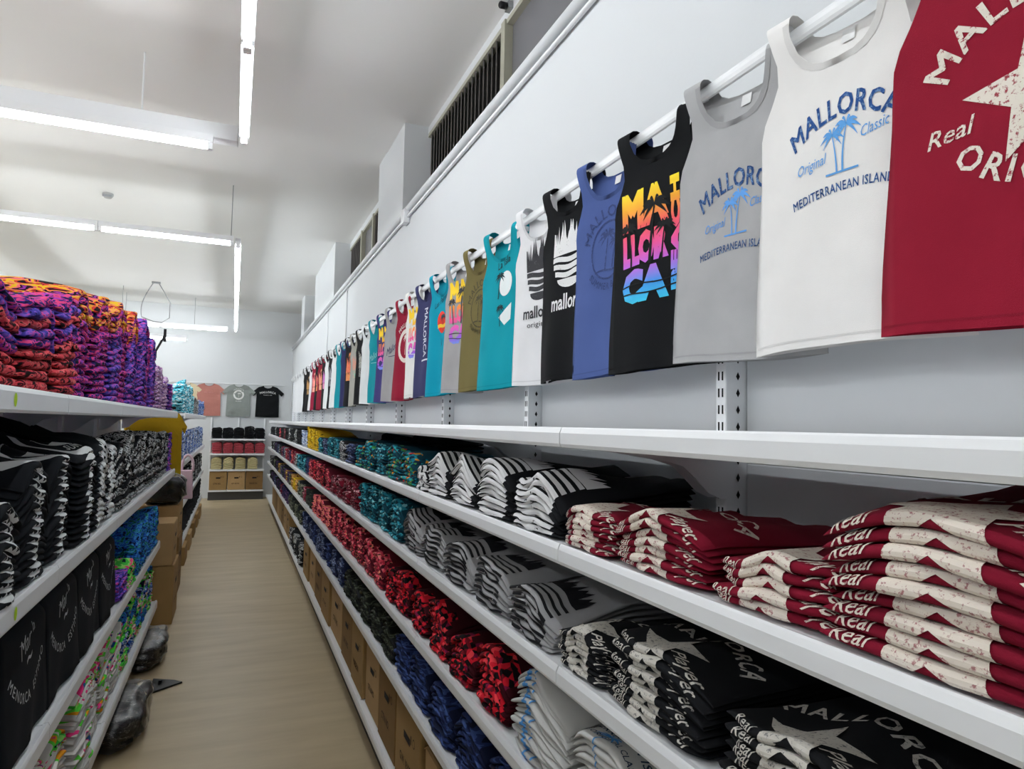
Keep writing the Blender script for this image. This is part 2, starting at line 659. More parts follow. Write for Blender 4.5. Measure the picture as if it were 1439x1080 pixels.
for k in range(4):
    tube_light(-0.18 - 1.23 * (k + 1) - (0.4 if k > 1 else 0), 14.98, 'x', 1.225, 'crosswise tube light in the far row near the back wall, %s from the aisle' % ORD[k], (0.6,))
tube_light(-2.10, 14.25, 'x', 1.225, 'low crosswise tube light hung under the far row', (0.1,), H + 1.55)
for k in range(8):
    tube_light(-5.3, -2.0 + 1.9 * k, 'y', 1.225, 'lengthwise tube light over the farthest aisle, %s from the front' % ORD[k])
for k in range(13):
    tube_light(-2.98, -2.0 + 1.24 * k, 'y', 1.225, 'lengthwise tube light over the next aisle, %s from the front' % ORD[k])
t = thing('lighting_trunk', 'broad white cable trunk above the near crosswise tubes', 'trunk', (-0.05, 4.96, ZL + 0.04))
MB().box(-2.7, 0, -0.02, 0.09, 0.02, 0.13).build('channel', M_STEEL, t, bevel=0.004, seg=1)
MB().box(-0.004, 0.0, -0.022, 0.092, 0.018, 0.132).build('end_cap', M_RAIL, t, (0.004, 0, 0))
for x in (-0.6, -2.0):
    MB().tube([(x, 0.04, 0.13), (x, 0.04, ZC - ZL - 0.04 - 0.012)], 0.006, 6).build('drop_rod', M_RAIL, t)

t = thing('smoke_detector', 'small round grey detector on the white ceiling', 'detector', (-1.38, 8.44, ZC))
MB().tube([(0, 0, 0), (0, 0, -0.02), (0, 0, -0.05)], [0.055, 0.055, 0.035], 14).build('detector_body', mat('detector_grey', (168, 168, 166), 0.5), t, smooth=True)
MB().box(-0.045, 0.045, -0.06, -0.045, -0.07, -0.045).build('sensing_grille', M_GREYMETAL, t, (0, 0, 0.02))
t = thing('hanging_wire', 'loop of grey cable hanging from a ceiling hook near the back', 'cable', (-1.39, 13.58, ZC))
MB().box(-0.07, 0.07, -0.03, 0.03, -0.03, 0).build('ceiling_hook', M_GREYMETAL, t)
pts = []
for k in range(15):
    a = k / 14
    pts.append((-0.05 - 0.17 * math.sin(a * PI * 0.62), 0, -0.03 - 0.62 * a))
pts2 = [(0.05, 0, -0.03), (0.14, 0, -0.18), (0.24, 0, -0.36), (0.24, 0, -0.64)]
MB().tube(pts + [(-0.02, 0, -0.72), (0.12, 0, -0.73)] + pts2[::-1], 0.009, 6).build('cable_loop', M_GREYMETAL, t, smooth=True)

# ---------------------------------------------------------------- right-hand wall shelving
BAY, Y0 = 1.21, 1.35
JOINTS = [Y0 + BAY * k for k in range(-3, 12)]
XLIP = 0.68
LEV = [H - 0.005, H - 0.263, H - 0.528, H - 0.815, H - 1.085, H - 1.50]
LEVN = ['empty top', 'second', 'third', 'fourth', 'fifth', 'bottom']
rack = thing('wall_shelving', 'white slotted uprights and back panels of the long wall shelving', 'shelving', (XW, Y0, 0))
up = MB().box(-0.075, -0.004, -0.019, 0.019, 0.0, H + 0.80)
um = up.build('upright', M_STEEL, rack, bevel=0.002, seg=1).data
slot = MB()
for k in range(58):
    z = 0.1 + k * 0.042
    for s_ in (-0.007, 0.007):
        slot.box(-0.0765, -0.0745, s_ - 0.002, s_ + 0.002, z, z + 0.022)
    slot.add([(-0.044, -0.0196, z + 0.010), (-0.038, -0.0196, z), (-0.032, -0.0196, z + 0.010), (-0.038, -0.0196, z + 0.022)], [(0, 1, 2, 3)])
sm_ = mesh('slots', slot.v, slot.f, M_DARK)
first = True
for y in JOINTS:
    if first:
        o = [x for x in rack.children][0]
        o.location = (0, y - Y0, 0)
        first = False
    else:
        o = link('upright', um, rack, (0, y - Y0, 0))
    s = link('slots', sm_, o)
    s['kind'] = 'stuff'
pmesh = None
for k in range(len(JOINTS) - 1):
    y = JOINTS[k] - Y0
    for j in range(6):
        z = 0.12 + j * 0.30
        if pmesh is None:
            o = MB().box(-0.014, -0.003, 0.022, BAY - 0.022, 0.0, 0.296).build('panel', M_PANEL, rack, (0, y, z), bevel=0.003, seg=1)
            pmesh = o.data
        else:
            link('panel', pmesh, rack, (0, y, z))
    if k == 0:
        o = MB().box(-0.46, -0.44, 0.003, BAY - 0.003, 0.0, 0.14).build('kickplate', M_KICK, rack, (0, y, 0))
        kmesh = o.data
    else:
        link('kickplate', kmesh, rack, (0, y, 0))

BR = [(0.0, -0.03), (0.0, -0.165), (-0.02, -0.165), (-0.06, -0.15), (-0.10, -0.115), (-0.14, -0.085), (-0.20, -0.07), (-0.36, -0.048), (-0.42, -0.04), (-0.42, -0.03)]
BR2 = [(0.0, -0.03), (0.0, -0.15), (-0.08, -0.13), (-0.14, -0.09), (-0.22, -0.075), (-0.42, -0.04), (-0.42, -0.03)]


def shelf_meshes(depth, W, lip, thick):
    """tray, lip and bracket meshes: front edge at x = 0, back at x = depth, y from 0 to W, tray top at z = 0"""
    a = MB().box(0.012, depth, 0.003, W - 0.003, -thick, -0.004)
    a = mesh('tray', a.v, a.f, M_STEEL)
    prof = [(0.0, -lip), (0.014, -lip), (0.014, 0.0), (0.002, 0.003), (0.0, 0.0), (-0.004, -0.010), (-0.004, -lip + 0.008)]
    b = MB()
    b.v = []
    b.prism(prof, 1, 0.002, W - 0.002)
    b = mesh('front_lip', b.v, b.f, M_STEEL)
    c = MB().prism([(depth + p[0] * depth / 0.47, p[1]) for p in BR], 1, 0.0, 0.003)
    c = mesh('bracket', c.v, c.f, M_STEEL)
    for me in (a, b, c):
        bm = bmesh.new()
        bm.from_mesh(me)
        bmesh.ops.recalc_face_normals(bm, faces=bm.faces)
        bm.to_mesh(me)
        bm.free()
    return a, b, c


RS = shelf_meshes(XW - 0.075 - XLIP, BAY, 0.042, 0.028)
BAYN = {}
vis = [k for k in range(len(JOINTS) - 1)]
for k in vis:
    for j, z in enumerate(LEV):
        t = thing('wall_shelf', 'white steel %s shelf, %s bay from the front along the right wall' % (LEVN[j], ORD[k]), 'shelf', (XLIP, JOINTS[k], z), 0, 'shelves of the right wall')
        link('tray', RS[0], t)
        link('front_lip', RS[1], t)
        if j < 5:
            link('bracket', RS[2], t, (0, 0.022, 0))
            link('bracket', RS[2], t, (0, BAY - 0.025, 0))

# hanging rail
XR, ZR = 1.065, H + 0.835
for k in range(12):
    ya = 1.06 + BAY * (k - 1)
    dz = 0.006 * (1 if k % 2 else -1)
    t = thing('hanging_rail', 'white oval hanging rail, %s length from the front, carrying tank tops' % ORD[k], 'rail', (XR, ya, ZR + dz), 0, 'hanging rails along the right wall')
    n = 12
    oval = [(0.008 * math.cos(2 * PI * i / n), 0.019 * math.sin(2 * PI * i / n)) for i in range(n)]
    if k == 0:
        o = MB().prism(oval, 1, 0.0, BAY - 0.001).build('tube', M_RAIL, t, smooth=False)
        om = o.data
        o2 = MB().box(-0.011, 0.011, -0.006, 0.006, -0.023, 0.023).build('end_cap', M_RAIL, t, bevel=0.003)
        o3 = MB().box(0.006, XW - XR - 0.003, -0.007, 0.007, -0.01, 0.01).build('rail_arm', M_RAIL, t, (0, Y0 - 1.06, 0))
        ocap, oarm = o2.data, o3.data
    else:
        link('tube', om, t)
        link('end_cap', ocap, t)
        link('rail_arm', oarm, t, (0, Y0 - 1.06, 0))

# ---------------------------------------------------------------- tank tops on the rail
def smooth(a, b, x):
    t = np.clip((x - a) / (b - a), 0, 1)
    return t * t * (3 - 2 * t)


TL = 0.705                                   # length from shoulder to hem


def tank_outer(d):
    """half width of the tank top, d below the shoulder line"""
    d = np.asarray(d, float)
    arm = 0.158 - 0.030 * np.sin(np.clip(d / 0.17, 0, 1) * PI * 0.5) + 0.068 * smooth(0.10, 0.27, d)
    return arm + 0.030 * smooth(0.24, TL, d)


def tank_panel(neck):
    """flat outline of one side: neck = depth of the neckline"""
    o = []
    nn = 9
    for k in range(nn + 1):                  # neckline from the viewer's left shoulder to the right
        a = PI * k / nn
        o.append((-0.098 * math.copysign(abs(math.cos(a)) ** 0.7, math.cos(a)), -neck * math.sin(a) ** 0.8))
    ds = [0.0, 0.03, 0.06, 0.10, 0.14, 0.18, 0.21, 0.24, 0.27, 0.34, 0.42, 0.50, 0.58, 0.65, TL]
    o += [(float(tank_outer(d)), -d) for d in ds]
    o += [(-float(tank_outer(d)), -d) for d in ds[::-1]]
    return poly(o)


XS = [x * 0.032 for x in range(-7, 8)]
YS = [-0.004, -0.010, -0.018, -0.028, -0.045] + [-0.075 - 0.045 * k for k in range(14)]
FRONT = {n: cut(tank_panel(n), XS, YS) for n in (0.115, 0.14)}
BACK = cut(tank_panel(0.062), XS, YS)
BAND = {}
for n_ in (0.115, 0.14):
    o_, i_ = [], []
    for k in range(15):
        a = PI * (0.04 + 0.92 * k / 14)
        c_, s_ = math.copysign(abs(math.cos(a)) ** 0.7, math.cos(a)), math.sin(a) ** 0.8
        o_.append((-0.098 * c_, -n_ * s_))
        i_.append((-0.112 * c_, -n_ * s_ - 0.013 * s_))
    BAND[n_] = cut((np.array(o_ + i_), [(k, k + 1, 16 + k, 15 + k) for k in range(14)]), XS, YS)
HEMBAND = cut(rect(-0.220, 0.220, -TL + 0.014, -TL + 0.018), XS, [])


class Hang:
    """the hanging shape of one garment: maps flat (x, d) to its place, front facing -y"""

    def __init__(s, seed, bulge=0.012, ripple=1.0, swing=0.0, rr=0.030):
        r = random.Random(seed)
        s.k = [r.uniform(16, 30), r.uniform(30, 48), r.uniform(8, 14)]
        s.p = [r.uniform(0, 6.3) for _ in range(6)]
        s.b, s.a, s.sw, s.rr = bulge, ripple, swing, rr
        s.sk = r.uniform(-0.015, 0.015)

    def off(s, x, d):
        hw = tank_outer(d)
        p = smooth(0.2, 0.28, d)
        o = (s.b + 0.019 * (1 - smooth(0.04, 0.16, d)) + 0.006 * smooth(0.3, 0.7, d)) * (1 - p * np.clip(np.abs(x) / hw, 0, 1) ** 5)
        t = np.clip(1 - d / s.rr, 0, 1)
        return o * np.sqrt(np.maximum(1 - t * t, 0))

    def place(s, v, side, eps=0.0):
        x, d = v[:, 0], np.maximum(-v[:, 1], 0)
        f = (d / TL)
        rip = s.a * (0.006 * f * np.sin(s.k[0] * x + s.p[0] + 2 * f) + 0.004 * f ** 2 * np.sin(s.k[1] * x + s.p[1]) + 0.010 * f * np.sin(s.k[2] * x + s.p[2]))
        own = 0.003 * s.a * np.sin(22 * d + 9 * x + s.p[3]) * smooth(0.05, 0.3, d) * (1 - (np.clip(np.abs(x) / tank_outer(d), 0, 1)) ** 4)
        y = side * (s.off(x, d) + eps) + rip + own * side
        y = y - s.sw * f
        z = -d + 0.006 * f * np.sin(8 * x + s.p[4]) - 0.012 * f * (x / 0.22) ** 2 * 0
        xx = x * (1 - 0.02 * f * math.sin(s.p[5])) + s.sk * f
        return np.stack([xx, y, z], 1)


def garment_mesh(name, front, back, hang, m):
    vf = hang.place(front[0], -1)
    vb = hang.place(back[0], 1)
    k = len(vf)
    me = mesh(name, np.concatenate([vf, vb]), front[1] + [tuple(k + i for i in q)[::-1] for q in back[1]], m)
    bm = bmesh.new()
    bm.from_mesh(me)
    bmesh.ops.remove_doubles(bm, verts=bm.verts, dist=0.0012)
    for f in bm.faces:
        f.smooth = True
    bm.to_mesh(me)
    bm.free()
    return me


# ---- print designs: lists of (material, flat artwork), drawn round the centre of the chest at (0, 0)
CREAM = (224, 216, 204)


def d_star(col, ground, nm):
    k = ink('worn_print_' + nm, col, 0.40, ground)
    r = 0.155
    return [(k, star(0.115, 0, 0, -0.16)),
            (k, arc(tri_text('MALLORCA', 0.062, 0, 0.022, 1.08), r, 0, -0.02)),
            (k, arc(tri_text('ORIGINAL', 0.056, 0, 0.02, 1.2), 0.17, 0, 0.03, down=True)),
            (k, move(tri_text('Real', 0.042, 0.35, 0.008), -0.135, -0.045, 0.12)),
            (k, move(tri_text('Player', 0.042, 0.35, 0.008), 0.135, -0.05, -0.1))]


def squeeze(rows, sx):
    return [(r[0], r[1], move(r[2], sx=sx)) if r[0] == 'over' else (r[0], move(r[1], sx=sx)) for r in rows]


def d_isles(dark, sky, nm):
    kd, ks = ink('isles_dark_' + nm, dark, 0.42, (110, 140, 180)), ink('isles_sky_' + nm, sky, 0.3)
    return squeeze([(kd, arc(tri_text('MALLORCA', 0.060, 0, 0.026, 1.06), 0.30, 0, -0.245)),
            (ks, palm(-0.016, -0.055, 0.075, -0.14, 0.5)), (ks, palm(0.002, -0.055, 0.088, 0.18, 0.5)),
            (ks, rect(-0.05, 0.05, -0.058, -0.054)),
            (ks, move(tri_text('Original', 0.030, 0.35), -0.098, -0.035, 0.1)),
            (ks, move(tri_text('Classic', 0.030, 0.35), 0.098, 0.0, 0.1)),
            (kd, arc(tri_text('MEDITERRANEAN ISLANDS', 0.0255, 0, 0.014, 1.06), 0.9, 0, -0.993))], 0.67)


RB = rainbow('rainbow_ink', -0.185, -0.515, [(255, 226, 30), (250, 170, 40), (248, 90, 90), (240, 80, 150), (190, 100, 220), (60, 150, 235), (50, 200, 235)])
RB2 = rainbow('rainbow_ink_short', -0.20, -0.47, [(255, 214, 30), (250, 150, 50), (240, 90, 140), (230, 90, 180), (150, 90, 220), (60, 170, 235)])


def d_rainbow(ground, nm, rb=RB):
    g = ink('palm_shade_' + nm, ground, 0.0, ground)
    return [(rb, fit(tri_text('MA', 1, 0, 0.075), -0.115, 0.075, 0.05, 0.165)),
            (rb, fit(tri_text('LLOR', 1, 0, 0.075), -0.115, 0.075, -0.055, 0.042)),
            (rb, fit(tri_text('CA', 1, 0, 0.075), -0.115, 0.075, -0.165, -0.063)),
            (rb, fit(move(tri_text('BEACH', 1, 0, 0.07), 0, 0, PI / 2), 0.083, 0.118, -0.15, 0.165)),
            ('over', g, palm(0.005, -0.06, 0.165, 0.12, 0.36)), ('over', g, palm(-0.075, -0.06, 0.12, -0.1, 0.36)), ('over', g, palm(0.05, -0.06, 0.10, 0.1, 0.4)),
            ('over', g, wave_band(-0.115, 0.118, -0.11, 0.004, 0.004, 0)), ('over', g, wave_band(-0.115, 0.118, -0.135, 0.004, 0.004, 1))]


def d_trefoil(col, ground, nm):
    k = ink('splash_print_' + nm, col, 0.34, ground)
    out = [(k, ragged(-0.105, 0.105, 0.02, 0.145, 15, 5))]
    for j, (y, w) in enumerate([(0.012, 0.105), (-0.014, 0.10), (-0.040, 0.088)]):
        out.append((k, wave_band(-w, w, y, 0.018, 0.005, 0.8 + j * 0.5)))
    lo = [(0.075 * math.cos(PI + PI * q / 10), -0.066 + 0.032 * math.sin(PI + PI * q / 10)) for q in range(11)]
    out.append((k, poly(lo[::-1])))
    out.append((k, fit(tri_text('mallorca', 1, 0, 0.02), -0.12, 0.12, -0.175, -0.118)))
    return out


def d_originals(col, ground, nm):
    k = ink('splash_dark_' + nm, col, 0.34, ground)
    return d_trefoil(col, ground, nm + 'b')[:5] + [(k, fit(tri_text('mallorca', 1, 0, 0.02), -0.12, 0.12, -0.165, -0.118)), (k, fit(tri_text('originals', 1, 0, 0.0), -0.09, 0.09, -0.205, -0.178))]


def d_badge(col, ground, nm):
    k = ink('tonal_badge_' + nm, col, 0.40, ground)
    return [(k, ring(0.088, 0.094, 0, -0.03)), (k, arc(tri_text('MALLORCA', 0.05, 0, 0.01, 1.05), 0.105, 0, -0.03)), (k, arc(tri_text('SUMMER BEACH', 0.03, 0, 0.01, 1.1), 0.125, 0, -0.03, down=True)),
            (k, palm(-0.02, -0.09, 0.11, 0.1)), (k, palm(0.02, -0.09, 0.085, 0.15)), (k, wave_band(-0.07, 0.07, -0.09, 0.006, 0.004, 0))]


def d_twopalms(nm):
    a, b = ink('palm_black', (24, 48, 52), 0.3, (24, 48, 52)), ink('palm_white', (232, 240, 240), 0.3)
    return [(b, disc(0.055, 0.03, 0.03)), ('over', a, palm(-0.03, -0.03, 0.10, 0.1)), (b, poly([(-0.03, -0.11), (0.08, -0.06), (0.07, -0.13), (0.02, -0.15)])),
            ('over', a, palm(-0.02, -0.15, 0.08, 0.1)), (a, move(tri_text('La Isla', 0.045, 0.3, 0.004), 0.01, 0.11, 0.2))]


def d_sun(nm):
    a, b, c = ink('sun_red', (226, 60, 40), 0.3, (240, 170, 40)), ink('sun_gold', (240, 190, 50), 0.3, (226, 90, 40)), ink('sun_ink', (20, 70, 80), 0.2)
    return [(a, disc(0.062, 0, -0.01)), ('over', b, wave_band(-0.058, 0.058, -0.02, 0.02, 0.004, 0)), ('over', c, palm(0.01, -0.07, 0.09, 0.1)),
            (c, move(tri_text('Las Palmas', 0.045, 0.3, 0.004), 0.0, 0.10, 0.25)), (c, fit(tri_text('V', 1), -0.02, 0.02, -0.15, -0.10))]


def d_vertical(col, nm):
    k = ink('column_print_' + nm, col, 0.38)
    return [(k, fit(move(tri_text('MALLORCA', 1, 0, 0.02), 0, 0, -PI / 2), -0.03, 0.03, -0.18, 0.12)), (k, rect(-0.06, 0.06, -0.205, -0.195))]


def d_blot(c1, c2, nm):
    a, b = ink('blot1_' + nm, c1, 0.45, c2), ink('blot2_' + nm, c2, 0.45, c1)
    return [(a, ragged(-0.10, 0.10, -0.08, 0.10, 9, 3)), (b, ragged(-0.09, 0.09, -0.16, -0.05, 9, 8)), (b, palm(0, -0.02, 0.12, 0.1))]


def d_script(col, nm):
    k = ink('script_' + nm, col, 0.3)
    return [(k, move(tri_text('Mallorca', 0.075, 0.3, 0.01), 0, -0.05, 0.25)), (k, rect(-0.09, 0.09, -0.09, -0.085))]


def d_ring(col, nm):
    k = ink('ring_print_' + nm, col, 0.3)
    return [(k, ring(0.085, 0.115, 0, -0.05)), (k, palm(0, -0.11, 0.12, 0.1)), (k, arc(tri_text('MALLORCA', 0.04, 0, 0.01), 0.13, 0, -0.05))]


def add_print(parent, design, conform, xs, ys, nm='print', merge=True):
    """one child mesh per ink; 'over' layers lie above the rest"""
    by = {}
    for row in design:
        over = row[0] == 'over'
        m, vf = row[-2], row[-1]
        by.setdefault((m.name, over) if merge else (len(by), over), (m, []))[1].append(vf)
    n = 0
    for (mn, over), (m, parts) in by.items():
        v, f = cut(join(*parts), xs, ys)
        p = conform(v, 0.0022 if over else 0.0012)
        o = link(nm, mesh(nm, p, f, m), parent)
        n += 1
    return n


TANKS = [
    # colour name, rgb, centre Y, neck depth, print, words on the print, words on where
    ('burgundy', (134, 24, 44), 0.610, .115, lambda: d_star(CREAM, (150, 60, 70), 'cream'), 'large worn white star print', 'nearest on the rail'),
    ('white', (234, 232, 230), 0.930, .14, lambda: d_isles((34, 74, 134), (96, 160, 222), 'w'), 'blue palms and island lettering', 'between the burgundy and grey ones'),
    ('light grey', (172, 172, 173), 1.215, .14, lambda: d_isles((40, 72, 122), (100, 160, 228), 'g'), 'blue palms and island lettering', 'beside the rainbow black one'),
    ('black', (22, 23, 25), 1.535, .115, lambda: d_rainbow((22, 23, 25), 'k'), 'rainbow block letters and palms', 'beside a grey one'),
    ('slate blue', (74, 92, 146), 1.790, .14, lambda: d_badge((52, 66, 112), (74, 92, 146), 's'), 'tonal round palm badge', 'between two black ones'),
    ('black', (22, 23, 25), 2.060, .115, lambda: squeeze(d_trefoil((232, 232, 232), (120, 120, 120), 'w'), 0.84), 'white splash with wave stripes', 'behind the slate blue one'),
    ('white', (230, 230, 232), 2.310, .14, lambda: squeeze(d_originals((56, 56, 60), (120, 120, 122), 'g'), 0.84), 'dark splash with wave stripes', 'behind the black splash one'),
    ('turquoise', (14, 150, 164), 2.685, .14, lambda: d_twopalms('t'), 'black palms over white shapes', 'beside an olive one'),
    ('olive', (112, 102, 62), 2.985, .14, lambda: d_badge((72, 66, 44), (112, 102, 62), 'o'), 'tonal badge', 'between turquoise and grey ones'),
    ('grey', (164, 162, 162), 3.270, .14, lambda: d_rainbow((60, 60, 62), 'g', RB2), 'rainbow lettering', 'behind the olive one'),
    ('turquoise', (10, 148, 172), 3.610, .14, lambda: d_sun('s'), 'small red sun badge', 'between grey and navy ones'),
    ('navy', (56, 58, 96), 3.930, .115, lambda: d_vertical((210, 212, 224), 'n'), 'column of pale letters', 'behind the sun badge one'),
    ('white', (230, 230, 226), 4.190, .14, lambda: d_rainbow((230, 230, 226), 'w', RB2), 'rainbow lettering', 'between navy and burgundy ones'),
    ('burgundy', (140, 26, 50), 4.490, .115, lambda: d_ring((226, 216, 206), 'b'), 'cream ring print', 'between white and grey ones'),
    ('grey', (160, 158, 158), 4.840, .14, lambda: d_script((60, 60, 90), 'g'), 'dark slanted script', 'behind the burgundy ring one'),
    ('purple navy', (62, 56, 110), 5.170, .14, lambda: d_rainbow((62, 56, 110), 'p', RB2), 'rainbow lettering', 'beside a turquoise one'),
    ('turquoise', (12, 140, 152), 5.520, .14, lambda: d_script((130, 200, 200), 't'), 'pale script print', 'fourth turquoise along the rail'),
    ('white', (226, 230, 230), 5.830, .14, None, 'no print in view', 'between turquoise and black ones'),
    ('black', (24, 24, 26), 6.160, .115, lambda: d_blot((200, 200, 190), (60, 60, 60), 'k'), 'small pale blot print', 'beside a stone one'),
    ('stone grey', (168, 166, 158), 6.500, .14, lambda: d_blot((240, 130, 110), (120, 200, 180), 'st'), 'coral and mint print', 'between two black ones'),
    ('black', (24, 24, 28), 6.830, .115, lambda: d_blot((226, 90, 80), (230, 160, 90), 'kr'), 'red and orange print', 'between stone and navy ones'),
    ('navy', (44, 46, 90), 7.150, .115, None, 'no print in view', 'behind the red printed black one'),
    ('turquoise', (12, 140, 154), 7.480, .14, None, 'no print in view', 'between navy and white ones'),
    ('white', (230, 232, 232), 7.820, .14, None, 'no print in view', 'behind a turquoise one'),
    ('black', (28, 28, 32), 8.150, .115, lambda: d_blot((160, 160, 170), (70, 70, 76), 'k2'), 'grey print', 'between two white ones'),
    ('white', (228, 230, 230), 8.480, .14, None, 'no print in view', 'between two black ones far along'),
    ('black', (24, 24, 26), 8.820, .115, lambda: d_blot((170, 90, 190), (230, 150, 160), 'kp'), 'purple and pink print', 'beside a burgundy one'),
    ('burgundy', (130, 24, 46), 9.200, .115, lambda: d_blot((220, 120, 100), (230, 190, 150), 'bo'), 'orange blot print', 'between two black ones'),
    ('black', (26, 26, 28), 9.560, .115, lambda: d_blot((200, 70, 110), (220, 160, 80), 'kq'), 'pink and gold print', 'between two burgundy ones'),
    ('burgundy', (146, 26, 56), 9.950, .115, lambda: d_blot((240, 120, 130), (250, 190, 160), 'bp'), 'pink blot print', 'beside a white one'),
    ('white', (228, 228, 230), 10.35, .14, None, 'no print in view', 'between burgundy and black ones'),
    ('black', (22, 22, 24), 10.80, .115, lambda: d_blot((220, 160, 90), (120, 110, 80), 'kg'), 'small gold print', 'second from the white group at the end'),
    ('black', (22, 22, 24), 11.25, .115, None, 'no print in view', 'last black before the white group'),
    ('white', (226, 227, 228), 11.75, .14, None, 'plain front', 'first of the white group at the end'),
    ('white', (224, 225, 226), 12.20, .14, None, 'plain front', 'second of the white group at the end'),
    ('white', (226, 227, 228), 12.65, .14, None, 'plain front', 'third of the white group at the end'),
    ('white', (222, 223, 224), 13.10, .14, None, 'plain front', 'last on the rail by the back wall'),
]
for i, (cn, rgb, yc, neck, design, pw, where) in enumerate(TANKS):
    hg = Hang(100 + i, ripple=0.7 if i < 4 else 1.0)
    m = cloth('jersey_' + '_'.join(str(c) for c in rgb), rgb, 0.05 if 'grey' not in cn else 0.10)
    delta = math.radians(7.2 + (i * 37 % 5) * 0.3)
    o = link('tank_top', garment_mesh('tank_top', FRONT[neck], BACK, hg, m), None, (XR + 0.004, yc, ZR + 0.030), -PI / 2 + delta)
    tag(o, 'hanging %s tank top with %s, %s' % (cn, pw, where), 'tank top', 'tank tops hanging along the wall rail')
    if i < 14:
        b = link('neckband', mesh('neckband', hg.place(BAND[neck][0], -1, 0.001), BAND[neck][1], cloth('rib_' + '_'.join(str(c) for c in rgb), tuple(max(0, int(c * 0.93)) for c in rgb)), True), o)
        h = link('hem_stitching', mesh('hem_stitching', hg.place(HEMBAND[0], -1, 0.0008), HEMBAND[1], cloth('rib_' + '_'.join(str(c) for c in rgb), rgb), True), o)
        lab = cut(rect(-0.014, 0.014, -0.098, -0.070), [], [])
        link('neck_label', mesh('neck_label', hg.place(lab[0], 1, -0.003), lab[1], M_LABELW), o)
    dx_, dy_ = {0: (0.035, -0.355), 1: (0.004, -0.315), 2: (-0.004, -0.355), 3: (-0.035, -0.35)}.get(i, (0, -0.285))
    if design is not None:
        add_print(o, [(r[0], r[1], move(r[2], dx_, dy_)) if r[0] == 'over' else (r[0], move(r[1], dx_, dy_)) for r in design()], lambda v, e: hg.place(v, -1, e), XS, YS, merge=False)

# ---------------------------------------------------------------- folded garments in stacks
class Stack:
    """shape shared by the layers of one stack: front along y = 0 facing -y, body running back along +y"""

    def __init__(s, W, D, T, n, seed, sag=0.25, back=0.45, lean=0.0, crown=0.0, wav=1.0, sagr=None):
        r = random.Random(seed)
        s.W, s.D, s.T, s.n = W, D, T, n
        s.R = T * 0.5
        s.sl = sag * r.uniform(0.7, 1.2)
        s.sr = (sagr if sagr is not None else sag) * r.uniform(0.7, 1.2)
        s.back, s.lean, s.crown, s.wav = back, lean, crown, wav
        s.p = [r.uniform(0, 6.3) for _ in range(8)]
        s.k = [r.uniform(2.0, 4.0), r.uniform(4, 7), r.uniform(5, 12), r.uniform(8, 20)]
        s.rnd = [(r.uniform(-1, 1), r.uniform(-1, 1), r.uniform(-1, 1), r.uniform(-1, 1), r.uniform(0, 6.3)) for _ in range(n)]

    def place(s, u, t, i, eps=0.0):
        """u across (-1..1), t along the profile (0 = start of the front fold, + back over the top, - round the fold)"""
        R, T = s.R, s.T
        L = PI * R
        th = np.clip(-t / R, 0, PI)
        top = np.maximum(t, 0)
        bot = np.maximum(-t - L, 0)
        y = R - (R + eps) * np.sin(th) + top + bot
        z = R + (R + eps) * np.cos(th)
        k = np.sqrt(np.maximum(1 - np.abs(u) ** 9, 0.03))
        z = R + (z - R) * k * 0.89
        h = i * T
        hf = (i + 0.6) / max(s.n, 1)
        q = s.rnd[i]
        fall = np.exp(-y / 0.25)
        # sides droop, more so higher up; the body thins out towards the back
        comp = 1 - (s.sl * np.maximum(-u, 0) ** 1.8 + s.sr * np.maximum(u, 0) ** 1.8) * fall - s.back * np.clip(y / s.D, 0, 1.0) ** 1.1
        comp = np.clip(comp, 0.25, 1.6)
        wave = s.wav * hf * (0.008 * np.sin(s.k[0] * u + s.p[0]) * fall + 0.005 * np.sin(s.k[1] * u + 9 * y + s.p[1]) + 0.006 * np.sin(s.k[2] * y * 2 + s.p[2] + u))
        body = s.wav * 0.004 * np.sin(17 * y + 3.1 * u + s.p[3]) * np.sin(5 * u + s.p[4]) * smooth(0.03, 0.15, y) * 0.6
        z = (z + h) * comp + wave + body + s.crown * hf * fall * (1 - u * u)
        y = y + 0.016 * np.abs(u) ** 4 + q[0] * 0.007 + q[1] * 0.006 * u - s.lean * hf + 0.004 * np.sin(s.k[3] * u * 0.5 + q[4])
        x = u * s.W / 2 * (1 + 0.03 * q[2]) + q[3] * 0.006
        x = x * (1 - 0.10 * smooth(0.1, s.D, y))
        z = np.maximum(z, 0.0006 + i * 0.0016)
        return np.stack([x, y, z], -1)


def fold_grid(nu, D, T, fine=True):
    L = PI * T * 0.5
    if fine:
        us = [-1, -0.97, -0.9, -0.75, -0.55, -0.33, -0.1, 0.1, 0.33, 0.55, 0.75, 0.9, 0.97, 1]
        ts = [D, D * 0.8, D * 0.6, D * 0.42, D * 0.26, D * 0.13, D * 0.05, 0, -L * 0.2, -L * 0.4, -L * 0.6, -L * 0.8, -L, -L - D * 0.1, -L - D * 0.5, -L - D]
    else:
        us = [-1, -0.93, -0.6, -0.2, 0.2, 0.6, 0.93, 1]
        ts = [D, D * 0.5, D * 0.12, 0, -L * 0.25, -L * 0.5, -L * 0.75, -L, -L - D * 0.2, -L - D]
    return np.array(us), np.array(ts)


def fold_faces(nu, nt):
    f = []
    for a in range(nu - 1):
        for b in range(nt):
            c = (b + 1) % nt
            f.append((a * nt + b, a * nt + c, (a + 1) * nt + c, (a + 1) * nt + b))
    f.append(tuple(range(nt))[::-1])
    f.append(tuple((nu - 1) * nt + b for b in range(nt)))
    return f


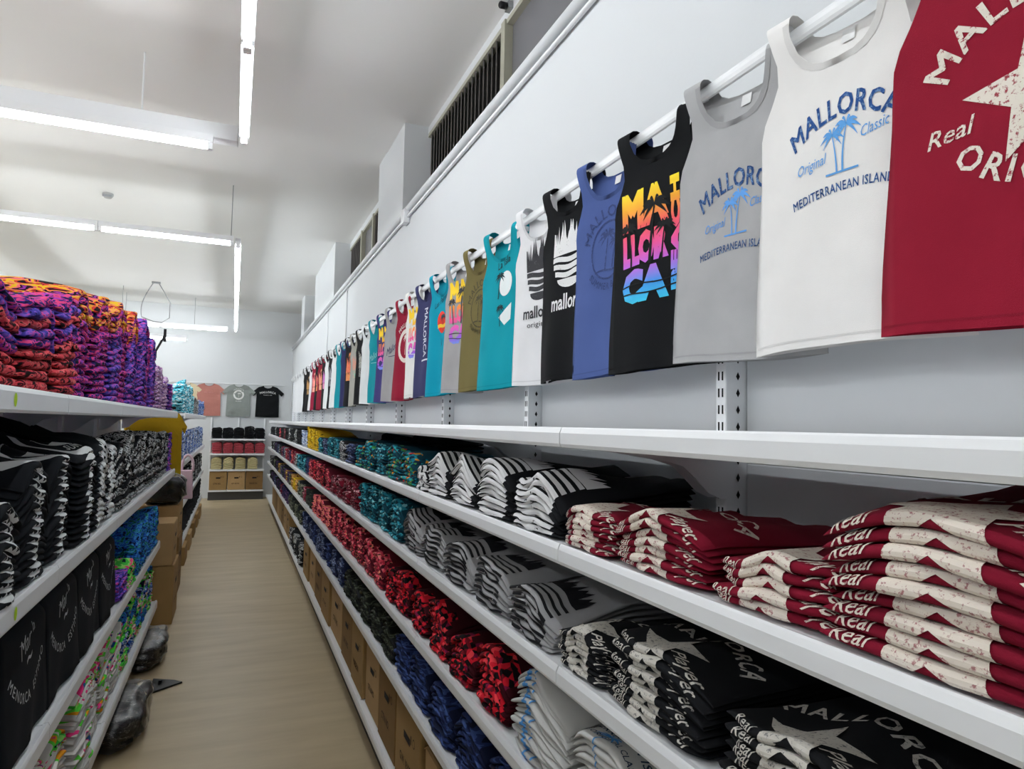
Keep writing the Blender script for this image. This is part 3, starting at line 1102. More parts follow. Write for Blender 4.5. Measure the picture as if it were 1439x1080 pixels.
def front_faces(nu, nt, b0, b1, seed):
    """which faces of a layer lie on the printed front"""
    r = random.Random(seed)
    out = [0] * ((nu - 1) * nt + 2)
    k = 2 if nu > 10 else 1
    for a in range(k, nu - 1 - k - (1 if r.random() < 0.4 else 0)):
        lo = b0 + (1 if r.random() < 0.4 else 0)
        for b in range(lo, b1):
            out[a * nt + b] = 1
    return out


FF = {True: fold_faces(14, 16), False: fold_faces(8, 10)}
LAYERS = []                                  # every folded layer, before the largest are picked


def rotz(a):
    return np.array([[math.cos(a), -math.sin(a), 0], [math.sin(a), math.cos(a), 0], [0, 0, 1]])


def stack(kind, m, loc, rot, W, D, T, n, label, group, design=None, dxy=(0, 0), mats=None, noun='folded_tank_top', cat='tank top', front=None, **kw):
    """a stack of n folded garments standing at loc (front edge centre)"""
    st = Stack(W, D, T, n, len(LAYERS) + 31, **kw)
    for i in range(n):
        p = np.array(loc) + rotz(rot) @ np.array([0, 0, i * T])
        px, py, d = project(p)
        inside = -60 < px < 1500 and -60 < py < 1140 and d > 0.1
        score = (W * T * (3 if i == n - 1 else 1) / max(d, 0.1) ** 2) if inside else 0
        LAYERS.append(dict(st=st, i=i, n=n, m=mats[i % len(mats)] if mats else m, loc=loc, rot=rot, label=label, group=group, design=design, dxy=dxy, score=score, d=d, noun=noun, cat=cat, front=front))
    return st


CUTS = {}


def flat_print(design, W, T, dxy):
    """the artwork cut along the lines where it bends over the fold: columns across, rows round the fold"""
    key = (design[0], round(W, 3), round(T, 4), dxy)
    if key in CUTS:
        return CUTS[key]
    L = PI * T * 0.5
    xs = [W / 2 * u for u in (-0.97, -0.9, -0.75, -0.55, -0.33, -0.1, 0.1, 0.33, 0.55, 0.75, 0.9, 0.97)]
    ys = [-L, -L * 0.8, -L * 0.6, -L * 0.4, -L * 0.2, 0, 0.013, 0.035, 0.07, 0.11, 0.15, 0.20, 0.25]
    by = {}
    for row in design[1]:
        by.setdefault(row[-2].name, (row[-2], []))[1].append(move(row[-1], dxy[0], dxy[1]))
    out = []
    for m, parts in by.values():
        v, f = cut(join(*parts), xs, ys)
        lim = W / 2 * 0.985
        c = np.array([v[list(q)].mean(0) for q in f])
        keep = (np.abs(c[:, 0]) < lim) & (c[:, 1] > -L * 0.98)
        f = [q for q, k in zip(f, keep) if k]
        front = [q for q, k in zip(f, c[keep]) if k[1] < 0.03]
        out.append((m, v, f, front))
    CUTS[key] = out
    return out


def compact(v, f):
    used = sorted({i for q in f for i in q})
    mp = {a: b for b, a in enumerate(used)}
    return v[used], [tuple(mp[i] for i in q) for q in f]


def finish_stacks():
    """the folded garments that show largest become objects (up to about 300 of a kind), the rest one mass of each kind"""
    nouns = sorted({l['noun'] for l in LAYERS})
    for noun in nouns:
        ls = sorted([l for l in LAYERS if l['noun'] == noun], key=lambda l: -l['score'])
        for r, l in enumerate(ls):
            l['single'] = r < 298 and l['score'] > 0
    rest = {}
    for l in LAYERS:
        st, i = l['st'], l['i']
        fine = l['single'] and l['d'] < 4.5
        us, ts = fold_grid(0, st.D, st.T, fine)
        U, S_ = np.meshgrid(us, ts, indexing='ij')
        P = st.place(U.ravel(), S_.ravel(), i)
        top = i == l['n'] - 1
        prints = []
        fm = None
        if l['front'] is not None:
            fm = front_faces(14, 16, 5, 13, i + int(l['loc'][1] * 50)) if fine else front_faces(8, 10, 2, 8, i)
        if l['design'] is not None:
            for m, v, f, front in flat_print(l['design'], st.W, st.T, l['dxy']):
                ff = f if top else front
                if not ff:
                    continue
                v2, f2 = compact(v, ff)
                prints.append((m, st.place(v2[:, 0] / (st.W / 2), v2[:, 1], i, 0.0011) + np.array([0, 0, 0.0011 * 1.0]) * (v2[:, 1:2] > -st.R), f2))
        if l['single']:
            up = np.array([0, 0, i * st.T])
            me = mesh(l['noun'], P - up, FF[fine], [l['m'], l['front']] if fm else l['m'], True)
            if fm:
                me.polygons.foreach_set('material_index', fm)
            o = link(l['noun'], me, None, (l['loc'][0], l['loc'][1], l['loc'][2] + i * st.T), l['rot'])
            k = l['n'] - 1 - i
            pos = 'topmost' if k == 0 else ('bottom one' if i == 0 else ORD[k] + ' down')
            tag(o, '%s, %s' % (l['label'], pos), l['cat'], l['group'])
            for m, v, f in prints:
                link('print', mesh('print', v - up, f, m), o)
        else:
            R_ = rotz(l['rot']).T
            e = rest.setdefault(l['noun'], dict(v=[], f=[], mi=[], mats=[], k=0))
            for m, v, f in [(l['m'], P, FF[fine])] + prints:
                if m.name not in e['mats']:
                    e['mats'].append(m.name)
                if fm and v is P:
                    if l['front'].name not in e['mats']:
                        e['mats'].append(l['front'].name)
                    ia, ib = e['mats'].index(m.name), e['mats'].index(l['front'].name)
                    e['v'].append(v @ R_ + np.array(l['loc']))
                    e['f'] += [tuple(e['k'] + q for q in g) for g in f]
                    e['mi'] += [ib if z else ia for z in fm]
                    e['k'] += len(v)
                    continue
                e['v'].append(v @ R_ + np.array(l['loc']))
                e['f'] += [tuple(e['k'] + q for q in g) for g in f]
                e['mi'] += [e['mats'].index(m.name)] * len(f)
                e['k'] += len(v)
    for noun, e in rest.items():
        me = mesh(noun + '_stock', np.concatenate(e['v']), e['f'], [bpy.data.materials[x] for x in e['mats']], True)
        me.polygons.foreach_set('material_index', e['mi'])
        tag(link(noun + '_stock', me), 'remaining folded shirts piled on the shelves further along', 'folded shirts', None, 'stuff')


# ---- cloths
MAROON = cloth('maroon_jersey', (120, 18, 40))
BLACKJ = cloth('black_jersey', (26, 27, 30))
CHAR = cloth('charcoal_jersey', (38, 40, 42))
GREYJ = cloth('grey_marl_jersey', (158, 158, 160), 0.08)
WHITEJ = cloth('white_grey_jersey', (196, 196, 194), 0.06)
NAVYJ = cloth('navy_jersey', (40, 50, 86))
TEALJ = cloth('teal_jersey', (26, 128, 146))
YELLOWJ = cloth('yellow_jersey', (200, 160, 30))
P_RED = pattern('red_leaf_print', [(0, (20, 12, 16)), (0.34, (110, 14, 28)), (0.46, (204, 26, 44)), (0.78, (236, 66, 76)), (0.92, (120, 20, 60))], 60, (1, 1, 1.0), kind='voronoi')
P_CORAL = pattern('coral_leaf_print', [(0, (60, 16, 28)), (0.28, (160, 40, 58)), (0.48, (214, 62, 84)), (0.74, (240, 120, 130)), (0.92, (240, 150, 120))], 75, (1, 1, 1.0), kind='voronoi')
P_PINK = pattern('pink_orange_print', [(0, (120, 40, 60)), (0.38, (230, 96, 110)), (0.48, (246, 150, 120)), (0.58, (240, 90, 130)), (0.70, (90, 40, 70))], 24, (1, 1, 1.7), 1.2, 0.5)
P_TEAL = pattern('teal_fleck_print', [(0, (12, 50, 60)), (0.30, (22, 116, 134)), (0.55, (46, 150, 168)), (0.82, (130, 200, 208)), (0.92, (20, 80, 96))], 70, (1, 1, 1.0), kind='voronoi')
P_TROP = pattern('tropical_print', [(0, (10, 40, 60)), (0.26, (20, 120, 140)), (0.52, (40, 160, 170)), (0.70, (70, 150, 80)), (0.84, (226, 150, 40)), (0.90, (200, 50, 40)), (0.95, (16, 70, 84))], 60, (1, 1, 1.0), kind='voronoi')
P_MARW = pattern('maroon_fleck_print', [(0, (60, 12, 26)), (0.42, (110, 20, 40)), (0.56, (206, 160, 168)), (0.62, (110, 20, 40))], 24, (1, 1, 1.7), 1.2, 0.5)
P_NAVY = pattern('navy_line_print', [(0, (22, 30, 56)), (0.42, (40, 56, 104)), (0.52, (66, 88, 146)), (0.60, (34, 46, 88))], 14, (0.35, 1, 5.0), 1.2, 0.5)
P_OLIVE = pattern('dark_olive_print', [(0, (26, 28, 24)), (0.46, (48, 52, 42)), (0.56, (86, 92, 78)), (0.62, (36, 40, 32))], 20, (0.7, 1, 3.0), 1.2, 0.5)
P_SLATE = pattern('slate_fleck_print', [(0, (34, 40, 62)), (0.42, (70, 84, 124)), (0.52, (130, 142, 172)), (0.60, (44, 54, 86))], 22, (1, 1, 1.7), 1.2, 0.5)
P_CAMO = pattern('camo_print', [(0, (34, 38, 30)), (0.42, (84, 92, 70)), (0.50, (150, 152, 130)), (0.58, (56, 44, 40))], 26, (1, 1, 2), 2)
P_PURP = pattern('dark_purple_print', [(0, (24, 20, 40)), (0.42, (60, 48, 92)), (0.52, (110, 70, 120)), (0.58, (60, 24, 50))], 26, (1, 1, 2), 2)
P_YEL = pattern('yellow_block_print', [(0, (30, 26, 10)), (0.40, (206, 168, 24)), (0.56, (232, 200, 50)), (0.66, (110, 84, 10))], 24, (1, 1, 2), 2)
P_BW = pattern('black_white_print', [(0, (16, 17, 19)), (0.47, (206, 208, 208)), (0.55, (18, 18, 20)), (0.62, (226, 226, 226))], 30, (1, 1, 2.2), 3, 1.0)
P_PALEB = pattern('pale_blue_print', [(0, (90, 110, 150)), (0.45, (170, 186, 214)), (0.55, (226, 230, 236)), (0.64, (40, 50, 80))], 28, (1, 1, 2), 2)
P_GOLD = pattern('gold_print', [(0, (60, 40, 20)), (0.40, (170, 120, 60)), (0.50, (214, 170, 90)), (0.58, (110, 60, 40))], 28, (1, 1, 2), 2)

K_MST = ink('star_ink_maroon', (226, 216, 204), 0.40, (170, 120, 120))
K_BST = ink('star_ink_black', (206, 202, 194), 0.40, (120, 120, 120))
K_WH = ink('stripe_ink_white', (222, 222, 224), 0.30, (150, 150, 152))
K_BK = ink('stripe_ink_black', (24, 24, 28), 0.30, (60, 60, 64))


def f_star(k, nm, q=1.0):
    return ('star' + nm, [(k, star(0.088 * q, -0.005, 0.030 * q, -0.10, 0.46)),
                          (k, arc(tri_text('MALLORCA', 0.050 * q, 0, 0.02, 1.1), 0.135 * q, 0.0, 0.015)),
                          (k, move(tri_text('Real', 0.026 * q, 0.35, 0.006), -0.085 * q, -0.020, 0.05)),
                          (k, move(tri_text('Player', 0.034 * q, 0.35, 0.009), 0.080 * q, -0.004, -0.30))])


def f_stripe(k, nm):
    if nm == 'g':
        out = [(k, wave_band(-0.10, 0.10, -0.012 + j * 0.021, 0.0085, 0.004, 0.5 + j * 0.4)) for j in range(4)]
        return ('stripeg', out + [(k, ragged(-0.10, 0.10, 0.072, 0.15, 13, 4))])
    out = [(k, rect(-0.085, 0.01, -0.045, -0.020)), (k, rect(0.04, 0.08, -0.045, -0.026))]
    for j, y in enumerate((-0.016, 0.006, 0.030, 0.056)):
        out.append((k, wave_band(-0.105, 0.105, y + 0.012, 0.014, 0.004, 0.5 + j * 0.4)))
    out.append((k, ragged(-0.108, 0.108, 0.074, 0.165, 13, 4)))
    return ('stripe' + nm, out)


K_ISD = ink('isles_fold_dark', (46, 62, 84), 0.34, (120, 128, 140))
K_ISS = ink('isles_fold_sky', (84, 150, 214), 0.30)
F_MST, F_MST2, F_BST, F_BSTR, F_GSTR = f_star(K_MST, 'm'), f_star(K_MST, 'mm', 1.3), f_star(K_BST, 'b'), f_stripe(K_WH, 'b'), f_stripe(K_BK, 'g')
F_ISL = ('isles', [(K_ISS, palm(-0.05, -0.02, 0.12, -0.1, 0.5)), (K_ISS, palm(-0.01, -0.02, 0.10, 0.15, 0.5)), (K_ISD, arc(tri_text('MALLORCA', 0.055, 0, 0.01), 0.36, 0, -0.255)),
                   (K_ISS, rect(-0.06, -0.03, -0.06, -0.02))])
F_ISL2 = ('isles2', [(K_ISD, arc(tri_text('MEDITERRANEAN ISLANDS', 0.026, 0, 0.015, 1.05), 0.9, 0, -0.875)), (K_ISD, arc(tri_text('THE ORIGINAL CLASSIC', 0.02, 0, 0.01, 1.05), 0.9, 0, -0.91)), (K_ISS, palm(-0.03, -0.05, 0.06, 0.1, 0.6))])

DKRED = cloth('dark_red_jersey', (58, 12, 22), 0.15)
DKCOR = cloth('dark_coral_jersey', (96, 22, 38), 0.15)
DKTEAL = cloth('deep_teal_jersey', (14, 62, 76), 0.12)
DKNAVY = cloth('deep_navy_jersey', (28, 36, 66), 0.12)


BODY = {'red_leaf_print': DKRED, 'coral_leaf_print': DKCOR, 'teal_fleck_print': DKTEAL, 'tropical_print': DKTEAL, 'navy_line_print': DKNAVY, 'dark_olive_print': CHAR, 'slate_fleck_print': DKNAVY, 'maroon_fleck_print': MAROON,
        'pink_orange_print': DKCOR, 'camo_print': CHAR, 'dark_purple_print': DKNAVY, 'yellow_block_print': YELLOWJ, 'black_white_print': BLACKJ}
XS_FRONT = XLIP + 0.016                      # front edge of the stacks, just behind the lip
DR = XW - 0.085 - XS_FRONT


def rstack(lev, y, W, n, T, m, label, group, design=None, dxy=(0, 0), dx=0.0, D=None, **kw):
    D = D or min(0.38, DR - dx - 0.005)
    if design is None and m.name in BODY:
        kw['front'] = m
        m = BODY[m.name]
    return stack('r', m, (XS_FRONT + dx, y, LEV[lev] + 0.001), -PI / 2, W, D, T, n, label, group, design, dxy, **kw)


# second shelf
G2, G3, G4, G5 = 'folded tank tops on the second shelf', 'folded tank tops on the third shelf', 'folded tank tops on the fourth shelf', 'folded tank tops on the fifth shelf'
rstack(1, 0.455, 0.40, 9, 0.0178, MAROON, 'maroon star tank top in the tallest maroon stack', G2, F_MST2, (-0.045, 0.004), sag=0.16, sagr=0.55, back=-0.28, crown=0.006)
rstack(1, 0.755, 0.225, 5, 0.017, MAROON, 'maroon star tank top in the low stack by the tallest', G2, F_MST, (0, 0.0), dx=0.005, sag=0.2, back=0.3)
rstack(1, 1.020, 0.265, 7, 0.0153, MAROON, 'maroon star tank top in the third maroon stack', G2, F_MST, (-0.01, 0.004), sag=0.25, sagr=0.5, back=0.25)
rstack(1, 1.275, 0.215, 7, 0.0138, MAROON, 'maroon star tank top in the stack touching the striped ones', G2, F_MST, (0, 0.003), sag=0.3, sagr=0.5, back=0.3)
for k, (y, W, n) in enumerate([(1.545, 0.27, 8), (1.835, 0.27, 9), (2.12, 0.26, 8), (2.405, 0.26, 8), (2.61, 0.13, 5)]):
    rstack(1, y, W, n, 0.0185, BLACKJ, 'black tank top with white stripes, %s striped stack from the maroon ones' % ORD[k], G2, F_BSTR, (0, 0.002), sag=0.3, sagr=0.5, back=0.15, wav=1.3)
far2 = [(2.86, P_TROP, 8, 'tropical teal'), (3.17, P_TROP, 9, 'tropical teal'), (3.48, P_TEAL, 9, 'teal flecked'), (3.79, P_TROP, 9, 'tropical teal'), (4.10, P_TROP, 7, 'tropical teal')]
for k, (y, m, n, w) in enumerate(far2):
    rstack(1, y, 0.28, n, 0.018, m, '%s print tank top, %s colourful stack past the black striped ones' % (w, ORD[k]), G2, sag=0.35, wav=0.8, back=0.1)
for k, y in enumerate((3.2, 3.6, 4.0, 4.4)):
    rstack(1, y, 0.36, 10, 0.02, BLACKJ, 'black tank top, %s stack behind the tropical ones' % ORD[k], G2, dx=0.22, D=0.17, sag=0.2, back=0.0)
seq2 = [(P_SLATE, 7), (P_BW, 7), (P_TEAL, 8), (P_TEAL, 8), (P_SLATE, 7), (P_TEAL, 7), (P_YEL, 10), (P_YEL, 11), (P_YEL, 12), (P_PALEB, 8), (P_PALEB, 9), (BLACKJ, 10), (BLACKJ, 9), (P_BW, 9), (BLACKJ, 9), (CHAR, 8), (P_BW, 9), (CHAR, 9), (BLACKJ, 9), (P_MARW, 8), (CHAR, 9), (BLACKJ, 9), (P_CORAL, 8), (BLACKJ, 9), (CHAR, 8), (BLACKJ, 8), (P_BW, 8), (BLACKJ, 8), (CHAR, 8), (BLACKJ, 8), (CHAR, 8), (CHAR, 8)]
FARW = {'slate_fleck_print': 'slate flecked', 'black_white_print': 'black and white print', 'teal_fleck_print': 'teal flecked', 'yellow_block_print': 'yellow print', 'pale_blue_print': 'pale blue print',
        'black_jersey': 'plain black', 'charcoal_jersey': 'charcoal', 'maroon_fleck_print': 'maroon flecked', 'coral_leaf_print': 'coral print', 'pink_orange_print': 'pink orange print', 'red_leaf_print': 'red leaf print',
        'navy_line_print': 'navy lined', 'dark_olive_print': 'dark olive print', 'camo_print': 'camouflage print', 'dark_purple_print': 'dark purple print', 'gold_print': 'gold print', 'navy_jersey': 'navy', 'teal_jersey': 'teal'}


def far_run(lev, y, seq, group, step=0.315, nT=0.0185, after=''):
    cnt = {}
    for m, n in seq:
        w = FARW[m.name]
        cnt[w] = cnt.get(w, 0) + 1
        if y < 14.4:
            rstack(lev, y, step - 0.025, n, nT, m, '%s tank top, %s such stack %s' % (w, ORD[cnt[w] - 1], after), group, sag=0.35, wav=0.8, back=0.15)
        y += step


far_run(1, 4.44, seq2, G2, after='far along the second shelf')
# third shelf
rstack(2, 0.33, 0.30, 6, 0.018, BLACKJ, 'black star tank top in the nearest black stack', G3, F_BST, (0, 0.004), back=0.2)
rstack(2, 0.70, 0.285, 7, 0.0165, BLACKJ, 'black star tank top in the second black star stack', G3, F_BST, (-0.01, 0.006), sag=0.2, sagr=0.5, back=0.25)
rstack(2, 1.03, 0.285, 9, 0.0152, BLACKJ, 'black star tank top in the tallest black star stack', G3, F_BST, (-0.01, 0.004), sag=0.2, sagr=0.5, back=0.2)
rstack(2, 1.295, 0.20, 7, 0.014, BLACKJ, 'black star tank top in the stack touching the grey ones', G3, F_BST, (0, 0.003), sag=0.3, sagr=0.5, back=0.25)
for k, (y, W, n) in enumerate([(1.56, 0.27, 7), (1.85, 0.28, 8), (2.15, 0.28, 8), (2.45, 0.28, 8), (2.76, 0.28, 9)]):
    rstack(2, y, W, n, 0.018, GREYJ, 'grey tank top with black stripes, %s grey stack past the black star ones' % ORD[k], G3, F_GSTR, (0, 0.002), sag=0.3, sagr=0.5, back=0.1, wav=1.3)
for k, y in enumerate((3.07, 3.36, 3.64, 3.90)):
    rstack(2, y, 0.255, 10, 0.0185, P_TEAL, 'teal flecked tank top, %s teal stack past the grey striped ones' % ORD[k], G3, sag=0.35, wav=0.8, back=0.1)
far_run(2, 4.20, [(P_MARW, 8), (P_MARW, 8), (P_MARW, 8), (P_MARW, 7), (P_CORAL, 9), (P_RED, 9), (P_CORAL, 10), (P_RED, 10), (P_CORAL, 9), (NAVYJ, 9), (P_TEAL, 8), (P_TEAL, 9), (P_TEAL, 8), (P_BW, 8), (P_MARW, 9), (P_CORAL, 9), (P_PURP, 8), (P_MARW, 9), (P_CORAL, 8), (P_BW, 8), (P_PURP, 8), (P_MARW, 8), (CHAR, 8), (P_BW, 8), (P_SLATE, 8), (CHAR, 8), (P_PURP, 8), (CHAR, 8), (P_BW, 8), (CHAR, 8), (CHAR, 8)], G3, after='far along the third shelf')
# fourth shelf
rstack(3, 0.85, 0.28, 10, 0.0155, WHITEJ, 'pale grey island tank top, nearest pale stack', G4, F_ISL, (0, 0.01), back=0.2)
rstack(3, 1.18, 0.29, 12, 0.0155, WHITEJ, 'pale grey tank top with island lettering, second pale stack', G4, F_ISL2, (0, 0.02), sag=0.25, back=0.15)
rstack(3, 1.51, 0.29, 15, 0.0145, WHITEJ, 'pale grey tank top, tall pale stack by the red ones', G4, F_ISL, (0, 0.012), sag=0.25, sagr=0.5, back=0.15)
for k, y in enumerate((1.82, 2.09, 2.36, 2.63, 2.90, 3.14)):
    rstack(3, y, 0.228, (9, 7, 9, 8, 9, 7)[k], 0.0205, P_RED, 'red leaf print tank top, %s red stack past the pale grey ones' % ORD[k], G4, sag=0.35, sagr=0.5, wav=0.8, back=0.1)
for k, y in enumerate((3.42, 3.69, 3.96, 4.23, 4.50, 4.77, 5.04)):
    rstack(3, y, 0.24, 9 + k % 3, 0.0195, P_CORAL, 'coral leaf print tank top, %s coral stack past the red ones' % ORD[k], G4, sag=0.35, sagr=0.5, wav=0.8, back=0.1)
far_run(3, 5.34, [(P_PINK, 9), (P_PINK, 10), (P_PINK, 10), (P_PINK, 9), (P_OLIVE, 8), (P_OLIVE, 8), (P_MARW, 8), (P_CAMO, 8), (P_CAMO, 9), (P_GOLD, 8), (P_YEL, 8), (P_GOLD, 9), (P_CAMO, 8), (P_PURP, 8), (P_GOLD, 8), (P_PURP, 8), (P_OLIVE, 8), (P_PURP, 8), (P_CAMO, 8), (P_GOLD, 8), (CHAR, 8), (P_PURP, 8), (CHAR, 8), (P_CAMO, 8), (CHAR, 8), (CHAR, 8), (P_BW, 8), (CHAR, 8)], G4, after='far along the fourth shelf')
# fifth shelf
for k, y in enumerate((0.80, 1.10, 1.40, 1.70, 2.00, 2.30, 2.60, 2.88)):
    rstack(4, y, 0.275, 10, 0.0185, P_NAVY, 'navy lined tank top, %s navy stack from the front' % ORD[k], G5, sag=0.35, sagr=0.5, wav=0.8, back=0.1)
for k, y in enumerate((3.18, 3.47, 3.76, 4.05, 4.34)):
    rstack(4, y, 0.265, 9, 0.0185, P_OLIVE, 'dark olive tank top, %s olive stack past the navy ones' % ORD[k], G5, sag=0.35, sagr=0.5, wav=0.8, back=0.1)
far_run(4, 4.66, [(P_SLATE, 9), (P_SLATE, 9), (P_NAVY, 9), (P_SLATE, 9), (P_SLATE, 10), (P_NAVY, 9), (P_SLATE, 9), (P_SLATE, 9), (P_SLATE, 9), (P_CAMO, 8), (P_OLIVE, 9), (P_CAMO, 8), (P_OLIVE, 8), (P_CAMO, 9), (P_CAMO, 8), (P_PURP, 9), (P_PURP, 9), (P_PURP, 9), (P_PURP, 9), (P_MARW, 8), (P_PURP, 8), (CHAR, 8), (P_PURP, 8), (CHAR, 8), (P_SLATE, 8), (P_PURP, 8), (CHAR, 8), (P_PURP, 8), (CHAR, 8), (CHAR, 8)], G5, after='far along the fifth shelf')


# ---------------------------------------------------------------- cardboard boxes
def carton(loc, W, D, Hh, label, rot=0, m=None, open_top=False, group=None, marks=True, seed=0, content=None):
    """box with its printed side facing -y locally; W across, D deep, Hh tall"""
    r = random.Random(seed)
    m = m or M_CARD
    t = thing('cardboard_box', label, 'box', loc, rot, group)
    w = W / 2
    if not open_top:
        MB().box(-w, w, 0, D, 0, Hh).build('carton', m, t, bevel=0.006)
        box('top_flap', m, -w + 0.003, w - 0.003, 0.003, D / 2 - 0.002, Hh, Hh + 0.004, t)
        box('top_flap', m, -w + 0.003, w - 0.003, D / 2 + 0.002, D - 0.003, Hh, Hh + 0.004, t)
        box('tape', M_TAPE, -w - 0.0012, w + 0.0012, D / 2 - 0.03, D / 2 + 0.03, Hh * 0.75, Hh + 0.0055, t)
    else:
        b = MB()
        th = 0.006
        o = [(-w, 0), (w, 0), (w, D), (-w, D)]
        q = [(-w + th, th), (w - th, th), (w - th, D - th), (-w + th, D - th)]
        v = [(x, y, 0) for x, y in o] + [(x, y, Hh) for x, y in o] + [(x, y, Hh) for x, y in q] + [(x, y, th) for x, y in q]
        f = [(3, 2, 1, 0)]
        for k in range(4):
            n = (k + 1) % 4
            f += [(k, n, 4 + n, 4 + k), (4 + k, 4 + n, 8 + n, 8 + k), (8 + k, 8 + n, 12 + n, 12 + k)]
        f.append((12, 13, 14, 15))
        b.add(v, f)
        b.build('carton', m, t)
        for sx, a in ((-1, 0.5), (1, 0.3)):
            fl = MB().box(0, 0.005, 0.004, D - 0.004, 0, 0.11).build('flap', m, t, (sx * w - 0.0025, 0, Hh - 0.001))
            fl.rotation_euler = (0, sx * (PI / 2 + a) if sx > 0 else -(PI / 2 + a), 0)
        fl = MB().box(-w + 0.004, w - 0.004, 0, 0.005, -0.12, 0).build('flap', m, t, (0, -0.007, Hh))
    if marks:
        zz = Hh * 0.30
        tx = fit(tri_text(('CTN NO.', 'QTY 60 PCS', 'MADE IN', 'G.W. 18 KG')[seed % 4], 1, 0, 0.02), -w * 0.55, w * 0.35, zz, zz + 0.035)
        link('box_print', mesh('box_print', np.stack([tx[0][:, 0], np.full(len(tx[0]), -0.0012), tx[0][:, 1]], 1), tx[1], M_MARK), t)
        sym = join(*[ring(0.014, 0.018, w * 0.55, Hh * 0.72, 12), poly([(w * 0.3, Hh * 0.66), (w * 0.36, Hh * 0.66), (w * 0.36, Hh * 0.76), (w * 0.3, Hh * 0.76)])])
        link('handling_mark', mesh('handling_mark', np.stack([sym[0][:, 0], np.full(len(sym[0]), -0.0012), sym[0][:, 1]], 1), sym[1], M_MARK), t)
        MB().box(-w * 0.25, w * 0.25, -0.0015, -0.0008, Hh * 0.62, Hh * 0.70).build('hand_hole', M_DARK, t)
    return t


CM = [M_CARD, M_CARD2, M_CARD3]
bx = [(1.30, 0.40), (1.74, 0.40), (2.30, 0.36), (2.74, 0.40), (3.16, 0.36), (3.54, 0.34), (3.93, 0.36), (4.34, 0.40), (4.84, 0.50), (5.36, 0.44), (5.86, 0.46), (6.36, 0.42), (6.84, 0.44)]
for k, (y, W) in enumerate(bx):
    Hh = (0.33, 0.34, 0.30, 0.345, 0.35, 0.33, 0.34, 0.35, 0.345, 0.33, 0.35, 0.34, 0.33)[k]
    carton((XLIP + 0.022 + (k % 3) * 0.006, y, LEV[5] + 0.001), W, 0.40, Hh,
           'open cardboard box with pink cloth inside on the bottom shelf' if k == 2 else 'closed cardboard box on the bottom shelf, %s %s the open one' % (ORD[1 - k] if k < 2 else ORD[k - 3], 'before' if k < 2 else 'beyond'),
           -PI / 2, CM[(k * 2) % 3], k == 2, 'cardboard boxes on the bottom shelf', True, k)
pc = Stack(0.26, 0.26, 0.06, 3, 5, sag=0.3)
us, ts = fold_grid(0, 0.26, 0.06, True)
U_, S__ = np.meshgrid(us, ts, indexing='ij')
for i in range(3):
    tag(link('pink_cloth', mesh('pink_cloth', pc.place(U_.ravel(), S__.ravel(), i) - np.array([0, 0, i * 0.06]), FF[True], cloth('dusty_pink_jersey', (196, 130, 150)), True), None, (XLIP + 0.08, 2.30, LEV[5] + 0.01 + i * 0.06), -PI / 2),
        'folded pink cloth in the open cardboard box, %s' % ('bottom one', 'middle one', 'topmost')[i], 'cloth', 'pink cloths in the open box')
far_run(5, 7.45, [(P_BW, 12), (CHAR, 11), (P_BW, 12), (CHAR, 12), (P_BW, 11)], 'folded tank tops on the bottom shelf', after='on the bottom shelf past the boxes')
for k, y in enumerate((9.3, 9.8, 10.3, 10.8, 11.3, 11.8, 12.3, 12.8)):
    carton((XLIP + 0.03, y, LEV[5] + 0.001), 0.46, 0.40, 0.33 - 0.02 * (k % 2), 'closed cardboard box far along the bottom shelf, %s past the folded clothes' % ORD[k], -PI / 2, CM[k % 3], False, 'far cardboard boxes on the bottom shelf', k < 3, k)

# ---------------------------------------------------------------- left-hand gondola
XG = -0.50                                   # front edge of its shelves, facing +x
GA, GB = 0.25, 7.20                          # near gondola, along y
LLEV = [H + 0.070, H - 0.475, H - 0.965, H - 1.43]
LLN = ['top', 'second', 'third', 'lowest']
GD = 0.46
gon = thing('gondola_shelving', 'white double-sided gondola frame on the left of the aisle', 'shelving', (XG - GD - 0.04, (GA + GB) / 2, 0))
gy = lambda y: y - (GA + GB) / 2
NB = 6
GW = (GB - GA) / NB
for k in range(NB + 1):
    y = gy(GA + GW * k)
    if k == 0:
        o = MB().box(-0.03, 0.03, -0.019, 0.019, 0, H + 0.20).build('upright', M_STEEL, gon, (0, y, 0), bevel=0.002, seg=1)
        gum = o.data
        o = MB().prism([(0.03, 0.0), (0.42, 0.0), (0.42, 0.09), (0.03, 0.14)], 1, -0.015, 0.015).build('base_foot', M_STEEL, gon, (0, y, 0))
        gfm = o.data
    else:
        link('upright', gum, gon, (0, y, 0))
        link('base_foot', gfm, gon, (0, y, 0))
gp = None
for k in range(NB):
    for j in range(5):
        loc = (0, gy(GA + GW * k), 0.12 + 0.34 * j)
        if gp is None:
            o = MB().box(-0.008, 0.008, 0.021, GW - 0.021, 0, 0.335).build('panel', M_PANEL, gon, loc, bevel=0.003, seg=1)
            gp = o.data
        else:
            link('panel', gp, gon, loc)


